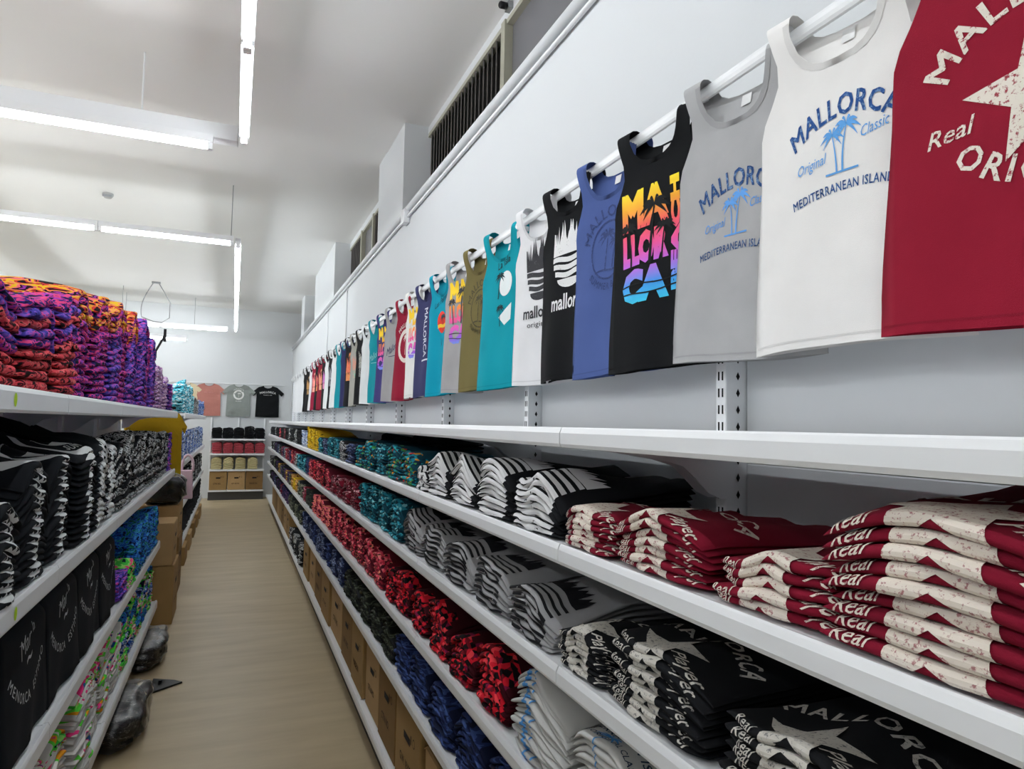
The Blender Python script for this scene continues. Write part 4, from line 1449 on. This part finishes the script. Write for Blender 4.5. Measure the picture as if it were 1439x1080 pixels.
def left_shelves(y0, n, w, tagword, levels):
    me = None
    for j, z in enumerate(levels):
        if z is None:
            continue
        for k in range(n):
            if n == NB and j > 1 and k == n - 1:
                continue                     # cartons stand there instead
            t = thing('gondola_shelf', 'white %s shelf of the %s, %s bay from its near end' % (LLN[j], tagword, ORD[k]), 'shelf', (XG, y0 + w * (k + 1), z), PI, 'shelves of the ' + tagword)
            if me is None:
                me = shelf_meshes(GD, w, 0.062, 0.03)
            link('tray', me[0], t)
            link('front_lip', me[1], t)
            link('bracket', me[2], t, (0, 0.022, 0))
            link('bracket', me[2], t, (0, w - 0.025, 0))
            if j < 2 and k == 1:
                st = disc(0.016, 0, 0, 16)
                yy = (y0 + w * (k + 1)) - (1.985 if j == 0 else 2.10)
                link('price_sticker', mesh('price_sticker', [(-0.0052, p[0] * 0.8, p[1] * 1.1) for p in st[0]], st[1], M_STICKER), t, (0, yy, -0.030))


left_shelves(GA, NB, GW, 'near gondola', LLEV)
t = thing('shelf_divider', 'white metal end fence at the near edge of the purple shirt piles', 'divider', (XG - 0.005, 1.80, LLEV[0] + 0.002))
MB().prism([(-0.40, 0), (0.0, 0), (0.0, 0.20), (-0.03, 0.23), (-0.40, 0.23)], 1, 0, 0.006).build('plate', M_STEEL, t)
MB().box(-0.40, 0.0, -0.012, 0.012, 0, 0.004).build('base_plate', M_STEEL, t)

# ---- cloths of the left side
P_LEAF = pattern('coral_black_leaf_print', [(0, (22, 14, 20)), (0.42, (120, 30, 40)), (0.48, (226, 78, 88)), (0.58, (236, 120, 120)), (0.64, (40, 18, 24))], 26, (1, 1, 2), 3, 1.2)
P_MAG = pattern('magenta_purple_print', [(0, (20, 16, 40)), (0.38, (50, 36, 120)), (0.46, (226, 70, 130)), (0.54, (150, 60, 190)), (0.60, (24, 18, 44)), (0.68, (230, 100, 110))], 22, (1, 1, 2.5), 3, 1.0)
P_MAG2 = pattern('purple_blue_print', [(0, (22, 18, 52)), (0.40, (70, 60, 160)), (0.50, (130, 90, 200)), (0.58, (220, 80, 160)), (0.66, (26, 22, 60))], 24, (1, 1, 2.5), 3, 1.0)
P_FIRE = pattern('yellow_fire_print', [(0, (26, 20, 24)), (0.40, (214, 60, 60)), (0.48, (236, 190, 40)), (0.54, (240, 110, 120)), (0.60, (30, 22, 30)), (0.68, (150, 50, 160))], 16, (1, 1, 3), 2, 0.8)
P_LILAC = pattern('lilac_pale_print', [(0, (90, 50, 130)), (0.42, (190, 140, 210)), (0.50, (236, 214, 226)), (0.58, (150, 70, 160)), (0.66, (220, 150, 140))], 34, (1, 1, 2), 3, 1.0)
P_CYAN = pattern('cyan_white_print', [(0, (20, 40, 50)), (0.40, (40, 170, 196)), (0.50, (150, 220, 230)), (0.58, (240, 244, 244)), (0.66, (24, 60, 74))], 18, (1, 1, 3), 2, 0.8)
P_NEON = pattern('white_neon_print', [(0, (30, 90, 150)), (0.36, (230, 60, 130)), (0.42, (226, 224, 220)), (0.54, (96, 216, 70)), (0.60, (236, 160, 40)), (0.66, (236, 70, 140))], 5, (1, 1.6, 2.6), 1, 0.5)
P_NEON2 = pattern('green_pink_neon_print', [(0, (18, 30, 50)), (0.36, (70, 200, 70)), (0.48, (150, 226, 110)), (0.54, (230, 80, 130)), (0.60, (226, 224, 220)), (0.68, (20, 24, 40))], 9, (1, 1.4, 3), 1.5, 0.6)
P_BLUEG = pattern('blue_green_dye', [(0, (14, 16, 40)), (0.40, (30, 90, 190)), (0.49, (70, 150, 220)), (0.55, (30, 130, 90)), (0.62, (20, 30, 80))], 30, (1, 1, 1.6), 3, 1.0)
P_BLUE = pattern('blue_white_dye', [(0, (20, 30, 70)), (0.42, (50, 90, 180)), (0.52, (150, 180, 220)), (0.58, (226, 230, 236)), (0.64, (36, 50, 110))], 26, (1, 1, 1.6), 3, 1.0)
BWJ = cloth('soft_black_jersey', (24, 26, 30), 0.15)
INKW = ink('summer_white', (216, 218, 218), 0.30, (150, 152, 152))
LLAB = 'folded t-shirts on the left gondola'


def f_summer():
    k = INKW
    out = [(k, ring(0.060, 0.0645, 0, 0.118)), (k, ring(0.110, 0.135, 0, 0.118)), (k, poly([(0.058 * math.cos(PI + PI * q / 12), 0.111 + 0.05 * math.sin(PI + PI * q / 12)) for q in range(13)])),
           (k, arc(tri_text('SUMMER', 0.040, 0, 0.02, 1.1), 0.100, 0, 0.118, down=True)), (k, ragged(-0.045, 0.03, -0.045, -0.012, 4, 2))]
    return ('summer', out)


F_SUM = f_summer()
F_BLOB = ('blob', [(INKW, ragged(-0.05, 0.05, -0.05, 0.03, 5, 9)), (INKW, wave_band(-0.09, -0.055, 0.0, 0.02, 0.006, 1)), (INKW, wave_band(0.06, 0.10, -0.01, 0.015, 0.006, 2))])


def lstack(lev, y, W, n, T, m, label, design=None, dxy=(0, 0), dx=0.0, D=0.40, **kw):
    z = lev if isinstance(lev, float) else LLEV[lev] + 0.003
    return stack('l', m, (XG - 0.022 + dx, y, z), PI / 2, W, D, T, n, label, LLAB, design, dxy, noun='folded_tshirt', cat='t-shirt', **kw)


# top shelf: bright piles
tops = [(1.97, .29, 8, P_LEAF, 'coral leaf print'), (2.28, .29, 9, P_LEAF, 'coral and black leaf print'), (2.58, .27, 11, P_LEAF, 'pink leaf print'), (2.90, .31, 14, P_MAG, 'magenta print'), (3.22, .30, 15, P_MAG, 'magenta and navy print'),
        (3.54, .30, 16, P_MAG2, 'purple blue print'), (3.86, .30, 17, P_MAG, 'purple and pink print'), (4.18, .30, 17, P_MAG2, 'indigo purple print'), (4.50, .30, 17, P_MAG2, 'violet print'), (4.82, .30, 17, P_MAG, 'plum print'), (5.13, .28, 16, P_MAG2, 'deep violet print'),
        (5.48, .30, 11, P_LILAC, 'pale lilac print'), (5.80, .30, 10, P_LILAC, 'lilac and cream print'), (6.12, .30, 9, P_LILAC, 'lilac pale print'), (6.45, .30, 8, P_MAG2, 'violet low print'), (6.80, .30, 8, P_LILAC, 'pale low lilac print')]
for k, (y, W, n, m, w) in enumerate(tops):
    upper = [m] * max(0, n - 5) + ([P_MAG, P_FIRE, P_FIRE, P_MAG, P_FIRE] if 2.7 < y < 4.4 else ([P_MAG, P_MAG2, P_LEAF, P_MAG2, P_MAG] if y < 2.7 else [m] * 5))
    lstack(0, y, W, n, 0.029, m, 'bright shirt, %s pile atop the near gondola' % w, mats=upper[:n], dx=0.012 * (k % 3), sag=0.18, sagr=0.18, wav=2.2, back=-0.05 if y < 2.7 else 0.02)
# second shelf: black and white
blk = [(1.72, .28, 13), (2.02, .28, 11), (2.34, .30, 15), (2.68, .31, 14), (3.02, .31, 15), (3.36, .30, 16), (3.70, .30, 15)]
for k, (y, W, n) in enumerate(blk):
    sm = k in (2, 3)
    lstack(1, y, W, n, 0.0235, BWJ, 'black shirt with white ring print, %s such stack on the second shelf' % ORD[k] if sm or k < 2 else 'black shirt with white flecks, %s such stack on the second shelf' % ORD[k],
           F_SUM if k < 5 else F_BLOB, (0.02 * (k % 2), 0.0), dx=0.012 * ((k * 2) % 3), sag=0.22, sagr=0.3, wav=1.8, back=-0.24)
for k, (y, m) in enumerate([(4.02, P_BW), (4.34, P_BW), (4.66, P_BW), (4.98, P_BW), (5.30, P_BW), (5.62, P_BW), (5.94, P_BW), (6.26, P_BW), (6.58, P_BW)]):
    lstack(1, y, .30, 15 + k % 2, 0.0235, m, 'black and white print shirt, %s mottled stack along the second shelf' % ORD[k], mats=[P_BW, P_BW, BWJ], sag=0.25, wav=2.0, back=0.1)
lstack(1, 6.92, .30, 14, 0.0235, P_MAG2, 'violet print t-shirt, last stack on the second shelf', sag=0.25, wav=2.0)
# third shelf: plain black with script, then bright dye
for k, (y, W) in enumerate([(1.95, .45), (2.42, .45), (2.89, .45), (3.36, .45), (3.82, .43)]):
    lstack(2, y, W, 15, 0.0235, BWJ, 'plain black shirt, %s black stack on the third shelf' % ORD[k], dx=-0.105, sag=0.12, wav=1.0, back=0.1, D=0.29)
for k, (y, m) in enumerate([(4.20, P_MAG2), (4.50, P_NEON2), (4.82, P_BLUEG), (5.14, P_BLUEG), (5.46, P_BLUEG), (5.78, P_BLUEG), (5.86, P_BLUEG)][:6]):
    lstack(2, y, .29, 13 if k > 1 else 6, 0.0235, m, '%s shirt, %s dyed stack past the plain black ones' % ({'purple_blue_print': 'violet', 'green_pink_neon_print': 'green and pink', 'blue_green_dye': 'blue green', 'blue_white_dye': 'blue and white'}[m.name], ORD[k]), sag=0.3, wav=2.0, dx=0.02)
# lowest shelf: white with neon edges
F_NEON = ('neon', [(P_NEON2, rect(-0.15, -0.06, -0.03, 0.12)), (P_NEON, rect(-0.03, 0.15, -0.03, 0.15))])
for k, (y, n) in enumerate([(2.55, 22), (2.88, 20), (3.21, 26), (3.54, 22), (3.87, 25), (4.20, 20)]):
    mm = [WHITEJ if (i * 7 + k) % 20 < 14 and i < n - 4 else (P_NEON if i % 3 else P_NEON2) for i in range(n)]
    lstack(3, y, .31, n, 0.0155, WHITEJ, 'white shirt with neon edge, %s such stack on the lowest shelf' % ORD[k], mats=mm, sag=0.2, wav=1.5, back=0.0, dx=0.03 if k == 2 else 0.0)
for k, y in enumerate((4.52, 4.84, 5.16, 5.48, 5.80)):
    lstack(3, y, .29, 18 - k % 3, 0.0195, P_NEON2, '%s shirt, %s stack past the white neon ones' % (('neon green', 'blue and white')[k % 2], ORD[k]), mats=[(P_NEON2, P_BLUE, P_NEON2, P_BLUEG)[(k + i // 5) % 4] for i in range(18)], sag=0.3, wav=2.0)


# ---- black shirts laid over the front of the third shelf, script on their chests
K_SCR = ink('fine_white_script', (190, 192, 194), 0.25, (110, 112, 114))


def drape(y, W, label, k):
    """one shirt lying on its stack and hanging down in front of it"""
    r = random.Random(60 + k)
    top = LLEV[2] + 0.003 + 15 * 0.0235 + 0.016
    drop = 0.385
    p1, p2 = r.uniform(0, 6), r.uniform(0, 6)

    def place(v, eps=0.0):
        a, s = v[:, 0], v[:, 1]              # s: back over the top (+), down in front (-)
        R = 0.05
        th = np.clip(-s / R, 0, PI / 2 * 0.97)
        ov = np.maximum(-s - R * PI / 2 * 0.97, 0)
        y_ = np.maximum(s, 0) - (R + eps) * np.sin(th) - ov * 0.06
        z_ = (R + eps) * (np.cos(th) - 1) - ov * 0.998 + eps
        f = ov / drop
        y_ = y_ - 0.010 * f * np.sin(13 * a + p1) - 0.004 * np.sin(31 * a + p2 + 6 * f) * f - 0.005 * np.cos(a * PI / W) * np.minimum(1, ov * 6 + th)
        z_ = z_ - 0.004 * (np.abs(a) / (W / 2)) ** 4 + 0.005 * np.sin(9 * a + p2) * np.exp(-ov * 10)
        return np.stack([a, y_, z_], 1)

    us = np.linspace(-W / 2, W / 2, 15)
    ss = np.concatenate([np.linspace(0.30, 0.0, 6), np.linspace(-0.012, -0.08, 7), np.linspace(-0.11, -0.388, 10)])
    g = np.array([(a, s) for a in us for s in ss])
    n = len(ss)
    P = place(g)
    Q = place(g, -0.006)
    N = len(P)
    f = [(i * n + j, i * n + j + 1, (i + 1) * n + j + 1, (i + 1) * n + j) for i in range(len(us) - 1) for j in range(n - 1)]
    f2 = [tuple(N + q for q in g_)[::-1] for g_ in f]
    edge = [i * n for i in range(len(us))] + [(len(us) - 1) * n + j for j in range(1, n)] + [i * n + n - 1 for i in range(len(us) - 2, -1, -1)] + [j for j in range(n - 2, 0, -1)]
    f3 = [(edge[i], edge[(i + 1) % len(edge)], N + edge[(i + 1) % len(edge)], N + edge[i]) for i in range(len(edge))]
    o = link('draped_tshirt', mesh('draped_tshirt', np.concatenate([P, Q]), f + f2 + f3, BWJ, True), None, (XG - 0.093, y, top), PI / 2)
    bm = bmesh.new()
    bm.from_mesh(o.data)
    bmesh.ops.recalc_face_normals(bm, faces=bm.faces)
    bm.to_mesh(o.data)
    bm.free()
    tag(o, label, 't-shirt', 'black t-shirts hanging over the third shelf')
    art = [(K_SCR, arc(tri_text('MENORCA  ESTIMO', 0.034, 0, 0.003, 1.25), 0.19, 0.02, 0.03, down=True)),
           (K_SCR, move(tri_text('Mar', 0.06, 0.35, -0.004), 0.0, -0.045, 0.25)), (K_SCR, move(tri_text('~', 0.09, 0.3, 0), 0.03, -0.09, 0.2)), (K_SCR, rect(-0.05, -0.02, -0.02, -0.0185)),
           (K_SCR, move(tri_text('la', 0.035, 0.35, -0.002), 0.07, -0.01, 0.3))]
    add_print(o, [(m, move(v, -0.02, -0.07, sx=1.25, sy=1.25)) for m, v in art], lambda v, e: place(v, e), list(us), [s for s in ss])


for k, (y, W, where) in enumerate([(1.95, .466, 'nearest'), (2.42, .466, 'second'), (2.89, .466, 'third'), (3.36, .466, 'fourth'), (3.82, .446, 'last')]):
    drape(y, W, 'black t-shirt with fine white script hanging over the shelf, %s of five' % where, k)

# ---- floor level: bagged bundles, cartons, a mat
M_FILM = bpy.data.materials.new('clear_plastic_film')
M_FILM.use_nodes = True
nt = M_FILM.node_tree
for n in list(nt.nodes):
    if n.type == 'BSDF_PRINCIPLED':
        nt.nodes.remove(n)
gl, tr, mx = nt.nodes.new('ShaderNodeBsdfGlossy'), nt.nodes.new('ShaderNodeBsdfTransparent'), nt.nodes.new('ShaderNodeMixShader')
fz = nt.nodes.new('ShaderNodeFresnel')
fz.inputs[0].default_value = 1.45
ad = nt.nodes.new('ShaderNodeMath')
ad.operation = 'ADD'
ad.inputs[1].default_value = 0.03
nt.links.new(fz.outputs[0], ad.inputs[0])
gl.inputs['Roughness'].default_value = 0.32
tr.inputs['Color'].default_value = (0.93, 0.93, 0.93, 1)
nt.links.new(ad.outputs[0], mx.inputs[0])
nt.links.new(tr.outputs[0], mx.inputs[1])
nt.links.new(gl.outputs[0], mx.inputs[2])
nt.links.new(mx.outputs[0], nt.nodes['Material Output'].inputs[0])


def lump(name, m, size, seed, parent=None, loc=(0, 0, 0), amp=0.08, sub=4, flat=True):
    """a soft squarish bundle"""
    r = random.Random(seed)
    bm = bmesh.new()
    bmesh.ops.create_icosphere(bm, subdivisions=sub, radius=1.0)
    ph = [r.uniform(0, 6.3) for _ in range(9)]
    for v in bm.verts:
        x, y, z = v.co
        e = 0.55
        x, y, z = [math.copysign(abs(c) ** e, c) for c in (x, y, z)]
        d = 1 + amp * (math.sin(5 * x + ph[0]) * math.sin(6 * y + ph[1]) + 0.6 * math.sin(9 * z + ph[2] + 4 * x) + 0.5 * math.sin(13 * y + ph[3] + 7 * z) + 0.35 * math.sin(23 * x + ph[4] + 11 * z))
        v.co = Vector((x * d * size[0] / 2, y * d * size[1] / 2, z * d * size[2] / 2))
    lo = min(v.co.z for v in bm.verts)
    for v in bm.verts:
        v.co.z -= lo
        if flat and v.co.z < size[2] * 0.06:
            v.co.z = 0.001
    for f in bm.faces:
        f.smooth = True
    me = bpy.data.meshes.new(name)
    bm.to_mesh(me)
    bm.free()
    me.materials.append(m)
    return link(name, me, parent, loc)


def bundle(loc, size, m, label, seed):
    t = thing('bagged_bundle', label, 'bundle', loc, 0, 'clothes bundles in clear plastic bags')
    lump('clothes', m, size, seed, t, amp=0.05)
    lump('plastic_bag', M_FILM, tuple(s * 1.07 + 0.012 for s in size), seed + 1, t, amp=0.06)
    k = MB().tube([(0, 0, size[2] * 1.0), (0.02, 0.01, size[2] * 1.1), (0.05, 0.0, size[2] * 1.2)], [0.03, 0.015, 0.035], 8).build('bag_knot', M_FILM, t, smooth=True)
    return t


P_DKB = pattern('dark_bundle_print', [(0, (20, 20, 22)), (0.50, (44, 44, 48)), (0.58, (120, 116, 112)), (0.62, (30, 30, 34))], 20, (1, 1, 3), 3)
for k, (y, s, m, w) in enumerate([(3.15, (.34, .62, .14), BWJ, 'nearest black bundle'), (4.30, (.36, .66, .145), P_DKB, 'flecked dark bundle, second'), (5.46, (.36, .64, .145), P_DKB, 'last flecked bundle')]):
    bundle((XG - 0.075, y, 0.002), s, m, '%s in clear plastic on the floor under the lowest shelf' % w, 20 + k)
t = thing('floor_plate', 'thin dark metal foot plate poking out into the aisle', 'plate', (-0.315, 4.92, 0))
MB().prism([(-0.10, -0.16), (0.08, -0.02), (0.03, 0.03), (-0.10, 0.10)], 2, 0.002, 0.012).build('plate', M_BLACKMETAL, t, bevel=0.002, seg=1)
MB().tube([(-0.05, 0, 0.012), (-0.05, 0, 0.03)], 0.012, 8).build('bolt', M_BLACKMETAL, t)
carton((XG + 0.095, 6.55, 0.001), 0.50, 0.45, 0.48, 'tall brown cardboard box on the floor beside the aisle', PI / 2, M_CARD, False, 'cardboard boxes beside the left gondola', True, 1)
carton((XG + 0.080, 6.50, 0.488), 0.42, 0.40, 0.34, 'smaller cardboard box stacked on the tall brown one', PI / 2, M_CARD2, False, 'cardboard boxes beside the left gondola', True, 2)
carton((XG + 0.06, 7.55, 0.001), 0.52, 0.45, 0.55, 'brown cardboard box at the far end of the near gondola', PI / 2, M_CARD3, False, 'cardboard boxes beside the left gondola', True, 3)
carton((XG + 0.05, 7.55, 0.558), 0.46, 0.42, 0.30, 'cardboard box carrying a plastic wrapped bundle', PI / 2, M_CARD2, False, 'cardboard boxes beside the left gondola', True, 0)
bundle((XG - 0.10, 7.52, 0.866), (.34, .46, .26), CHAR, 'charcoal bundle in clear plastic on top of the stacked boxes', 40)

# ---- far gondola
G2A, G2B = 8.3, 14.3
gon2 = thing('gondola_shelving', 'white gondola frame further down the left of the aisle', 'shelving', (XG - GD - 0.04, (G2A + G2B) / 2, 0))
for k in range(6):
    link('upright', gum, gon2, (0, -3.0 + 1.2 * k, 0))
box('panel', M_PANEL, -0.008, 0.008, -3.0, 3.0, 0.12, H + 0.1, gon2)
left_shelves(G2A, 5, 1.2, 'far gondola', LLEV)
fseq = [[P_CYAN, P_CYAN, P_CYAN, P_BW, P_BW, P_BLUE], [P_PALEB, P_BLUE, P_BW, P_BLUE, P_PALEB, CHAR], [P_BLUE, P_BLUE, P_BW, P_CAMO, P_BLUE, CHAR], [CHAR, P_CAMO, P_BW, CHAR, P_SLATE, CHAR]]
for j in range(4):
    for k in range(16):
        m = fseq[j][min(k // 2, 5) if j == 0 else (k * 3 + j) % 6]
        nn = (15 if j == 0 and k < 5 else 10) if j == 0 else 14
        lstack(j, G2A + 0.2 + k * 0.36, .31, nn, 0.024, m, 'folded shirt on the far gondola, %s shelf, %s stack' % (LLN[j], ORD[k]), sag=0.25, wav=2.0)
for k, y in enumerate((9.0, 10.0, 11.0, 12.0, 13.0)):
    carton((XG + 0.04, y, 0.001), 0.50, 0.32, 0.205, 'low cardboard box under the far gondola, %s along the aisle' % ORD[k], PI / 2, CM[k % 3], False, 'low boxes under the far gondola', False, k)

# ---------------------------------------------------------------- t-shirts shown flat or hung
def tee_outline(w=0.25, L=0.70, sl=0.16):
    o = []
    for k in range(9):
        a = PI * k / 8
        o.append((-0.09 * math.cos(a), -0.055 * math.sin(a)))
    o += [(w * 0.80, -0.035), (w + sl * 0.62, -0.165), (w + sl * 0.30, -0.235), (w * 0.93, -0.175), (w * 0.96, -0.30), (w * 0.98, -0.50), (w, -L)]
    o += [(0.0, -L - 0.008)]
    o += [(-x, y) for x, y in [(w, -L), (w * 0.98, -0.50), (w * 0.96, -0.30), (w * 0.93, -0.175), (w + sl * 0.30, -0.235), (w + sl * 0.62, -0.165), (w * 0.80, -0.035)]]
    return poly(o)


TXS = [0.05 * k for k in range(-7, 8)]
TYS = [-0.06 * k for k in range(1, 12)]


def tee(loc, rot, rgb, label, design, seed, scale=1.0, group=None, thick=0.022, L=0.70, dy=-0.26, sl=0.16):
    r = random.Random(seed)
    ol = cut(tee_outline(L=L, sl=sl), TXS, TYS)
    ph = [r.uniform(0, 6.3) for _ in range(4)]

    def place(v, side, eps=0.0):
        x, d = v[:, 0], -v[:, 1]
        rip = 0.008 * (d / L) * np.sin(17 * x + ph[0]) + 0.004 * np.sin(26 * d + 9 * x + ph[1])
        hw = np.where(d < 0.2, 0.40, 0.25)
        b = thick * 0.5 * np.sqrt(np.maximum(1 - np.clip(np.abs(x) / hw, 0, 1) ** 4, 0.08))
        return np.stack([x * scale, (side * (b + eps) + rip) * scale, -d * scale], 1)

    vf, vb = place(ol[0], -1), place(ol[0], 1)
    n = len(vf)
    faces = ol[1] + [tuple(n + i for i in q)[::-1] for q in ol[1]]
    cnt = {}
    for q in ol[1]:
        for a, b in zip(q, q[1:] + q[:1]):
            cnt[(a, b)] = 1
    for (a, b) in list(cnt):
        if (b, a) not in cnt:
            faces.append((b, a, n + a, n + b))
    m = cloth('tee_' + '_'.join(map(str, rgb)), rgb, 0.06)
    o = link('tshirt', mesh('tshirt', np.concatenate([vf, vb]), faces, m), None, loc, rot)
    tag(o, label, 't-shirt', group)
    col = []
    for k in range(11):
        a = PI * (0.05 + 0.9 * k / 10)
        col.append((-0.09 * math.cos(a), -0.055 * math.sin(a)))
    cv = np.array(col + [(x * 1.14, y - 0.014) for x, y in col])
    link('neckband', mesh('neckband', place(cv, -1, 0.0015), [(k, k + 1, 12 + k, 11 + k) for k in range(10)], cloth('teeband_' + '_'.join(map(str, rgb)), tuple(int(c * 0.88) for c in rgb))), o)
    if design:
        add_print(o, [(q[0], move(q[1], 0, dy)) for q in design], lambda v, e: place(v, -1, e), TXS, TYS, merge=False)
    return o


YT = YB - 0.035
KW = ink('tee_white_ink', (228, 228, 226), 0.2)
KP = ink('tee_rose_ink', (206, 150, 146), 0.2)
KB = ink('tee_dark_ink', (90, 84, 78), 0.2)
GT = 't-shirts hung on the back wall'
tee((-0.98, YT, H + 0.79), 0, (208, 192, 160), 'beige t-shirt on the back wall, partly behind the turquoise pile', [(KB, fit(tri_text('MENORCA', 1), -0.09, 0.09, 0.04, 0.06))], 1, 1.0, GT)
tee((-0.52, YT, H + 0.79), 0, (176, 118, 108), 'dusty pink t-shirt on the back wall beside the beige one', [(KP, fit(tri_text('MALLORCA', 1, 0, 0.01), -0.09, 0.09, 0.05, 0.075))], 2, 1.0, GT)
tee((0.085, YT, H + 0.79), 0, (138, 144, 140), 'grey t-shirt with a white ring emblem on the back wall', [(KW, ring(0.075, 0.11, 0, 0.03)), (KW, palm(0, -0.03, 0.09, 0.1)), (KW, arc(tri_text('MALLORCA', 0.04, 0, 0.02), 0.125, 0, 0.03)), (KW, fit(tri_text('ISLAND', 1, 0, 0.02), -0.06, 0.06, -0.12, -0.10))], 3, 1.0, GT)
tee((0.69, YT, H + 0.78), 0, (24, 26, 28), 'black t-shirt with white lettering on the back wall', [(KW, arc(tri_text('MALLORCA', 0.062, 0, 0.02, 1.05), 0.5, 0, -0.40)), (KW, fit(tri_text('ISLAND LIFE', 1), -0.09, 0.09, 0.045, 0.06))], 4, 1.0, GT)
t = thing('hanging_rail', 'thin rail on the back wall carrying the t-shirts', 'rail', (0, YB, H + 0.80))
MB().tube([(-1.4, -0.035, 0.0), (1.05, -0.035, 0.0)], 0.008, 8).build('tube', M_RAIL, t)
for x in (-1.3, -0.2, 1.0):
    MB().box(x - 0.008, x + 0.008, -0.035, -0.001, -0.006, 0.006).build('rail_arm', M_RAIL, t)

# ---------------------------------------------------------------- shelving on the back wall
YS0 = 15.60
XB0, XB1 = -0.44, 0.66
bl = [H - 0.40, H - 0.715, H - 1.055, H - 1.49]
bk = thing('back_shelving', 'white shelf unit frame against the back wall', 'shelving', (XB0, YB, 0))
for x in (0.0, 0.55, 1.09):
    MB().box(x - 0.015, x + 0.015, -0.05, -0.004, 0, H + 0.05).build('upright', M_STEEL, bk)
for z in (0.15, 0.50, 0.85, 1.2):
    box('panel', M_PANEL, 0.0, 1.1, -0.012, -0.003, z, z + 0.345, bk)
box('kickplate', M_KICK, 0.0, 1.1, -0.41, -0.39, 0.0, 0.17, bk)
for j, z in enumerate(bl):
    t = thing('back_shelf', 'white shelf of the back unit, %s from the top' % ORD[j], 'shelf', (XB0, YS0, z), 0, 'shelves of the back unit')
    box('tray', M_STEEL, 0, XB1 - XB0, 0.012, 0.39, -0.03, -0.004, t)
    box('front_lip', M_STEEL, 0, XB1 - XB0, -0.004, 0.012, -0.035, 0.002, t, bevel=0.002)
PINKR = cloth('rose_jersey', (176, 74, 84), 0.12)
CREAMJ = cloth('cream_jersey', (206, 194, 150), 0.1)
GB_ = 'folded t-shirts on the back shelves'
for k in range(5):
    stack('b', BLACKJ, (XB0 + 0.13 + 0.215 * k, YS0 + 0.02, bl[0] + 0.003), 0, 0.21, 0.34, 0.034, 7 if k != 3 else 8, 'black t-shirt on the top back shelf, %s stack across' % ORD[k], GB_, noun='folded_tshirt', cat='t-shirt', sag=0.2, back=0.0)
for k in range(5):
    stack('b', PINKR, (XB0 + 0.14 + 0.215 * k, YS0 + 0.02, bl[1] + 0.003), 0, 0.20, 0.34, 0.033, 7, 'rose t-shirt on the second back shelf, %s stack across' % ORD[k], GB_, noun='folded_tshirt', cat='t-shirt', sag=0.2, back=0.0)
for k in range(4):
    stack('b', CREAMJ, (XB0 + 0.14 + 0.24 * k, YS0 + 0.02, bl[2] + 0.003), 0, 0.21, 0.34, 0.036, 7, 'cream t-shirt on the third back shelf, %s stack across' % ORD[k], GB_, noun='folded_tshirt', cat='t-shirt', sag=0.25, back=0.0)
for k in range(3):
    carton((XB0 + 0.19 + 0.36 * k, YS0 + 0.03, bl[3] + 0.002), 0.345, 0.35, 0.385, 'cardboard box on the bottom back shelf, %s across' % ORD[k], 0, CM[k % 3], False, 'boxes on the bottom back shelf', True, k)

# ---------------------------------------------------------------- things at the end of the near gondola
t_ = tee((XG - 0.20, 7.44, H + 0.09), 0.35, (176, 142, 28), 'mustard yellow t-shirt hanging at the end of the near gondola', None, 9, 1.0, None, 0.07, 0.74, sl=0.05)
hk = thing('garment_arm', 'black display arm holding the mustard t-shirt', 'arm', (XG - 0.20, 7.30, H + 0.14))
MB().tube([(0, -0.06, 0), (0, 0.16, 0)], 0.008, 8).build('arm_tube', M_BLACKMETAL, hk)
MB().box(-0.17, 0.17, 0.105, 0.135, -0.045, -0.02).build('hanger_bar', M_BLACKMETAL, hk)
tk = thing('tagging_tool', 'black t-shaped hook standing above the violet pile', 'hook', (XG - 0.03, 5.36, LLEV[0] + 0.36))
MB().tube([(0, 0, 0.0), (0.0, 0, 0.05), (0.05, 0, 0.16)], 0.008, 6).build('stem', M_BLACKMETAL, tk)
MB().box(0.045, 0.062, -0.01, 0.01, 0.12, 0.21).build('crossbar', M_BLACKMETAL, tk)
pb = thing('pink_bag', 'pale pink paper bag with a loop handle beside the plastic bundle', 'bag', (XG + 0.02, 7.95, 0.86))
MB().prism([(-0.11, 0.0), (0.11, 0.0), (0.10, 0.30), (-0.10, 0.30)], 1, -0.05, 0.05).build('bag_body', cloth('pale_pink_paper', (206, 178, 192), 0.04), pb, bevel=0.006)
MB().tube([(0.05 + 0.055 * math.cos(a), 0, 0.29 + 0.17 * abs(math.sin(a)) ** 0.7) for a in [PI * q / 14 for q in range(15)]], 0.014, 8).build('handle', cloth('pale_pink_handle', (214, 190, 204), 0.03), pb, smooth=True)
carton((XG + 0.03, 8.02, 0.001), 0.30, 0.40, 0.85, 'tall narrow cardboard box under the pink bag', PI / 2, M_CARD3, False, 'cardboard boxes beside the left gondola', False, 2)


finish_stacks()
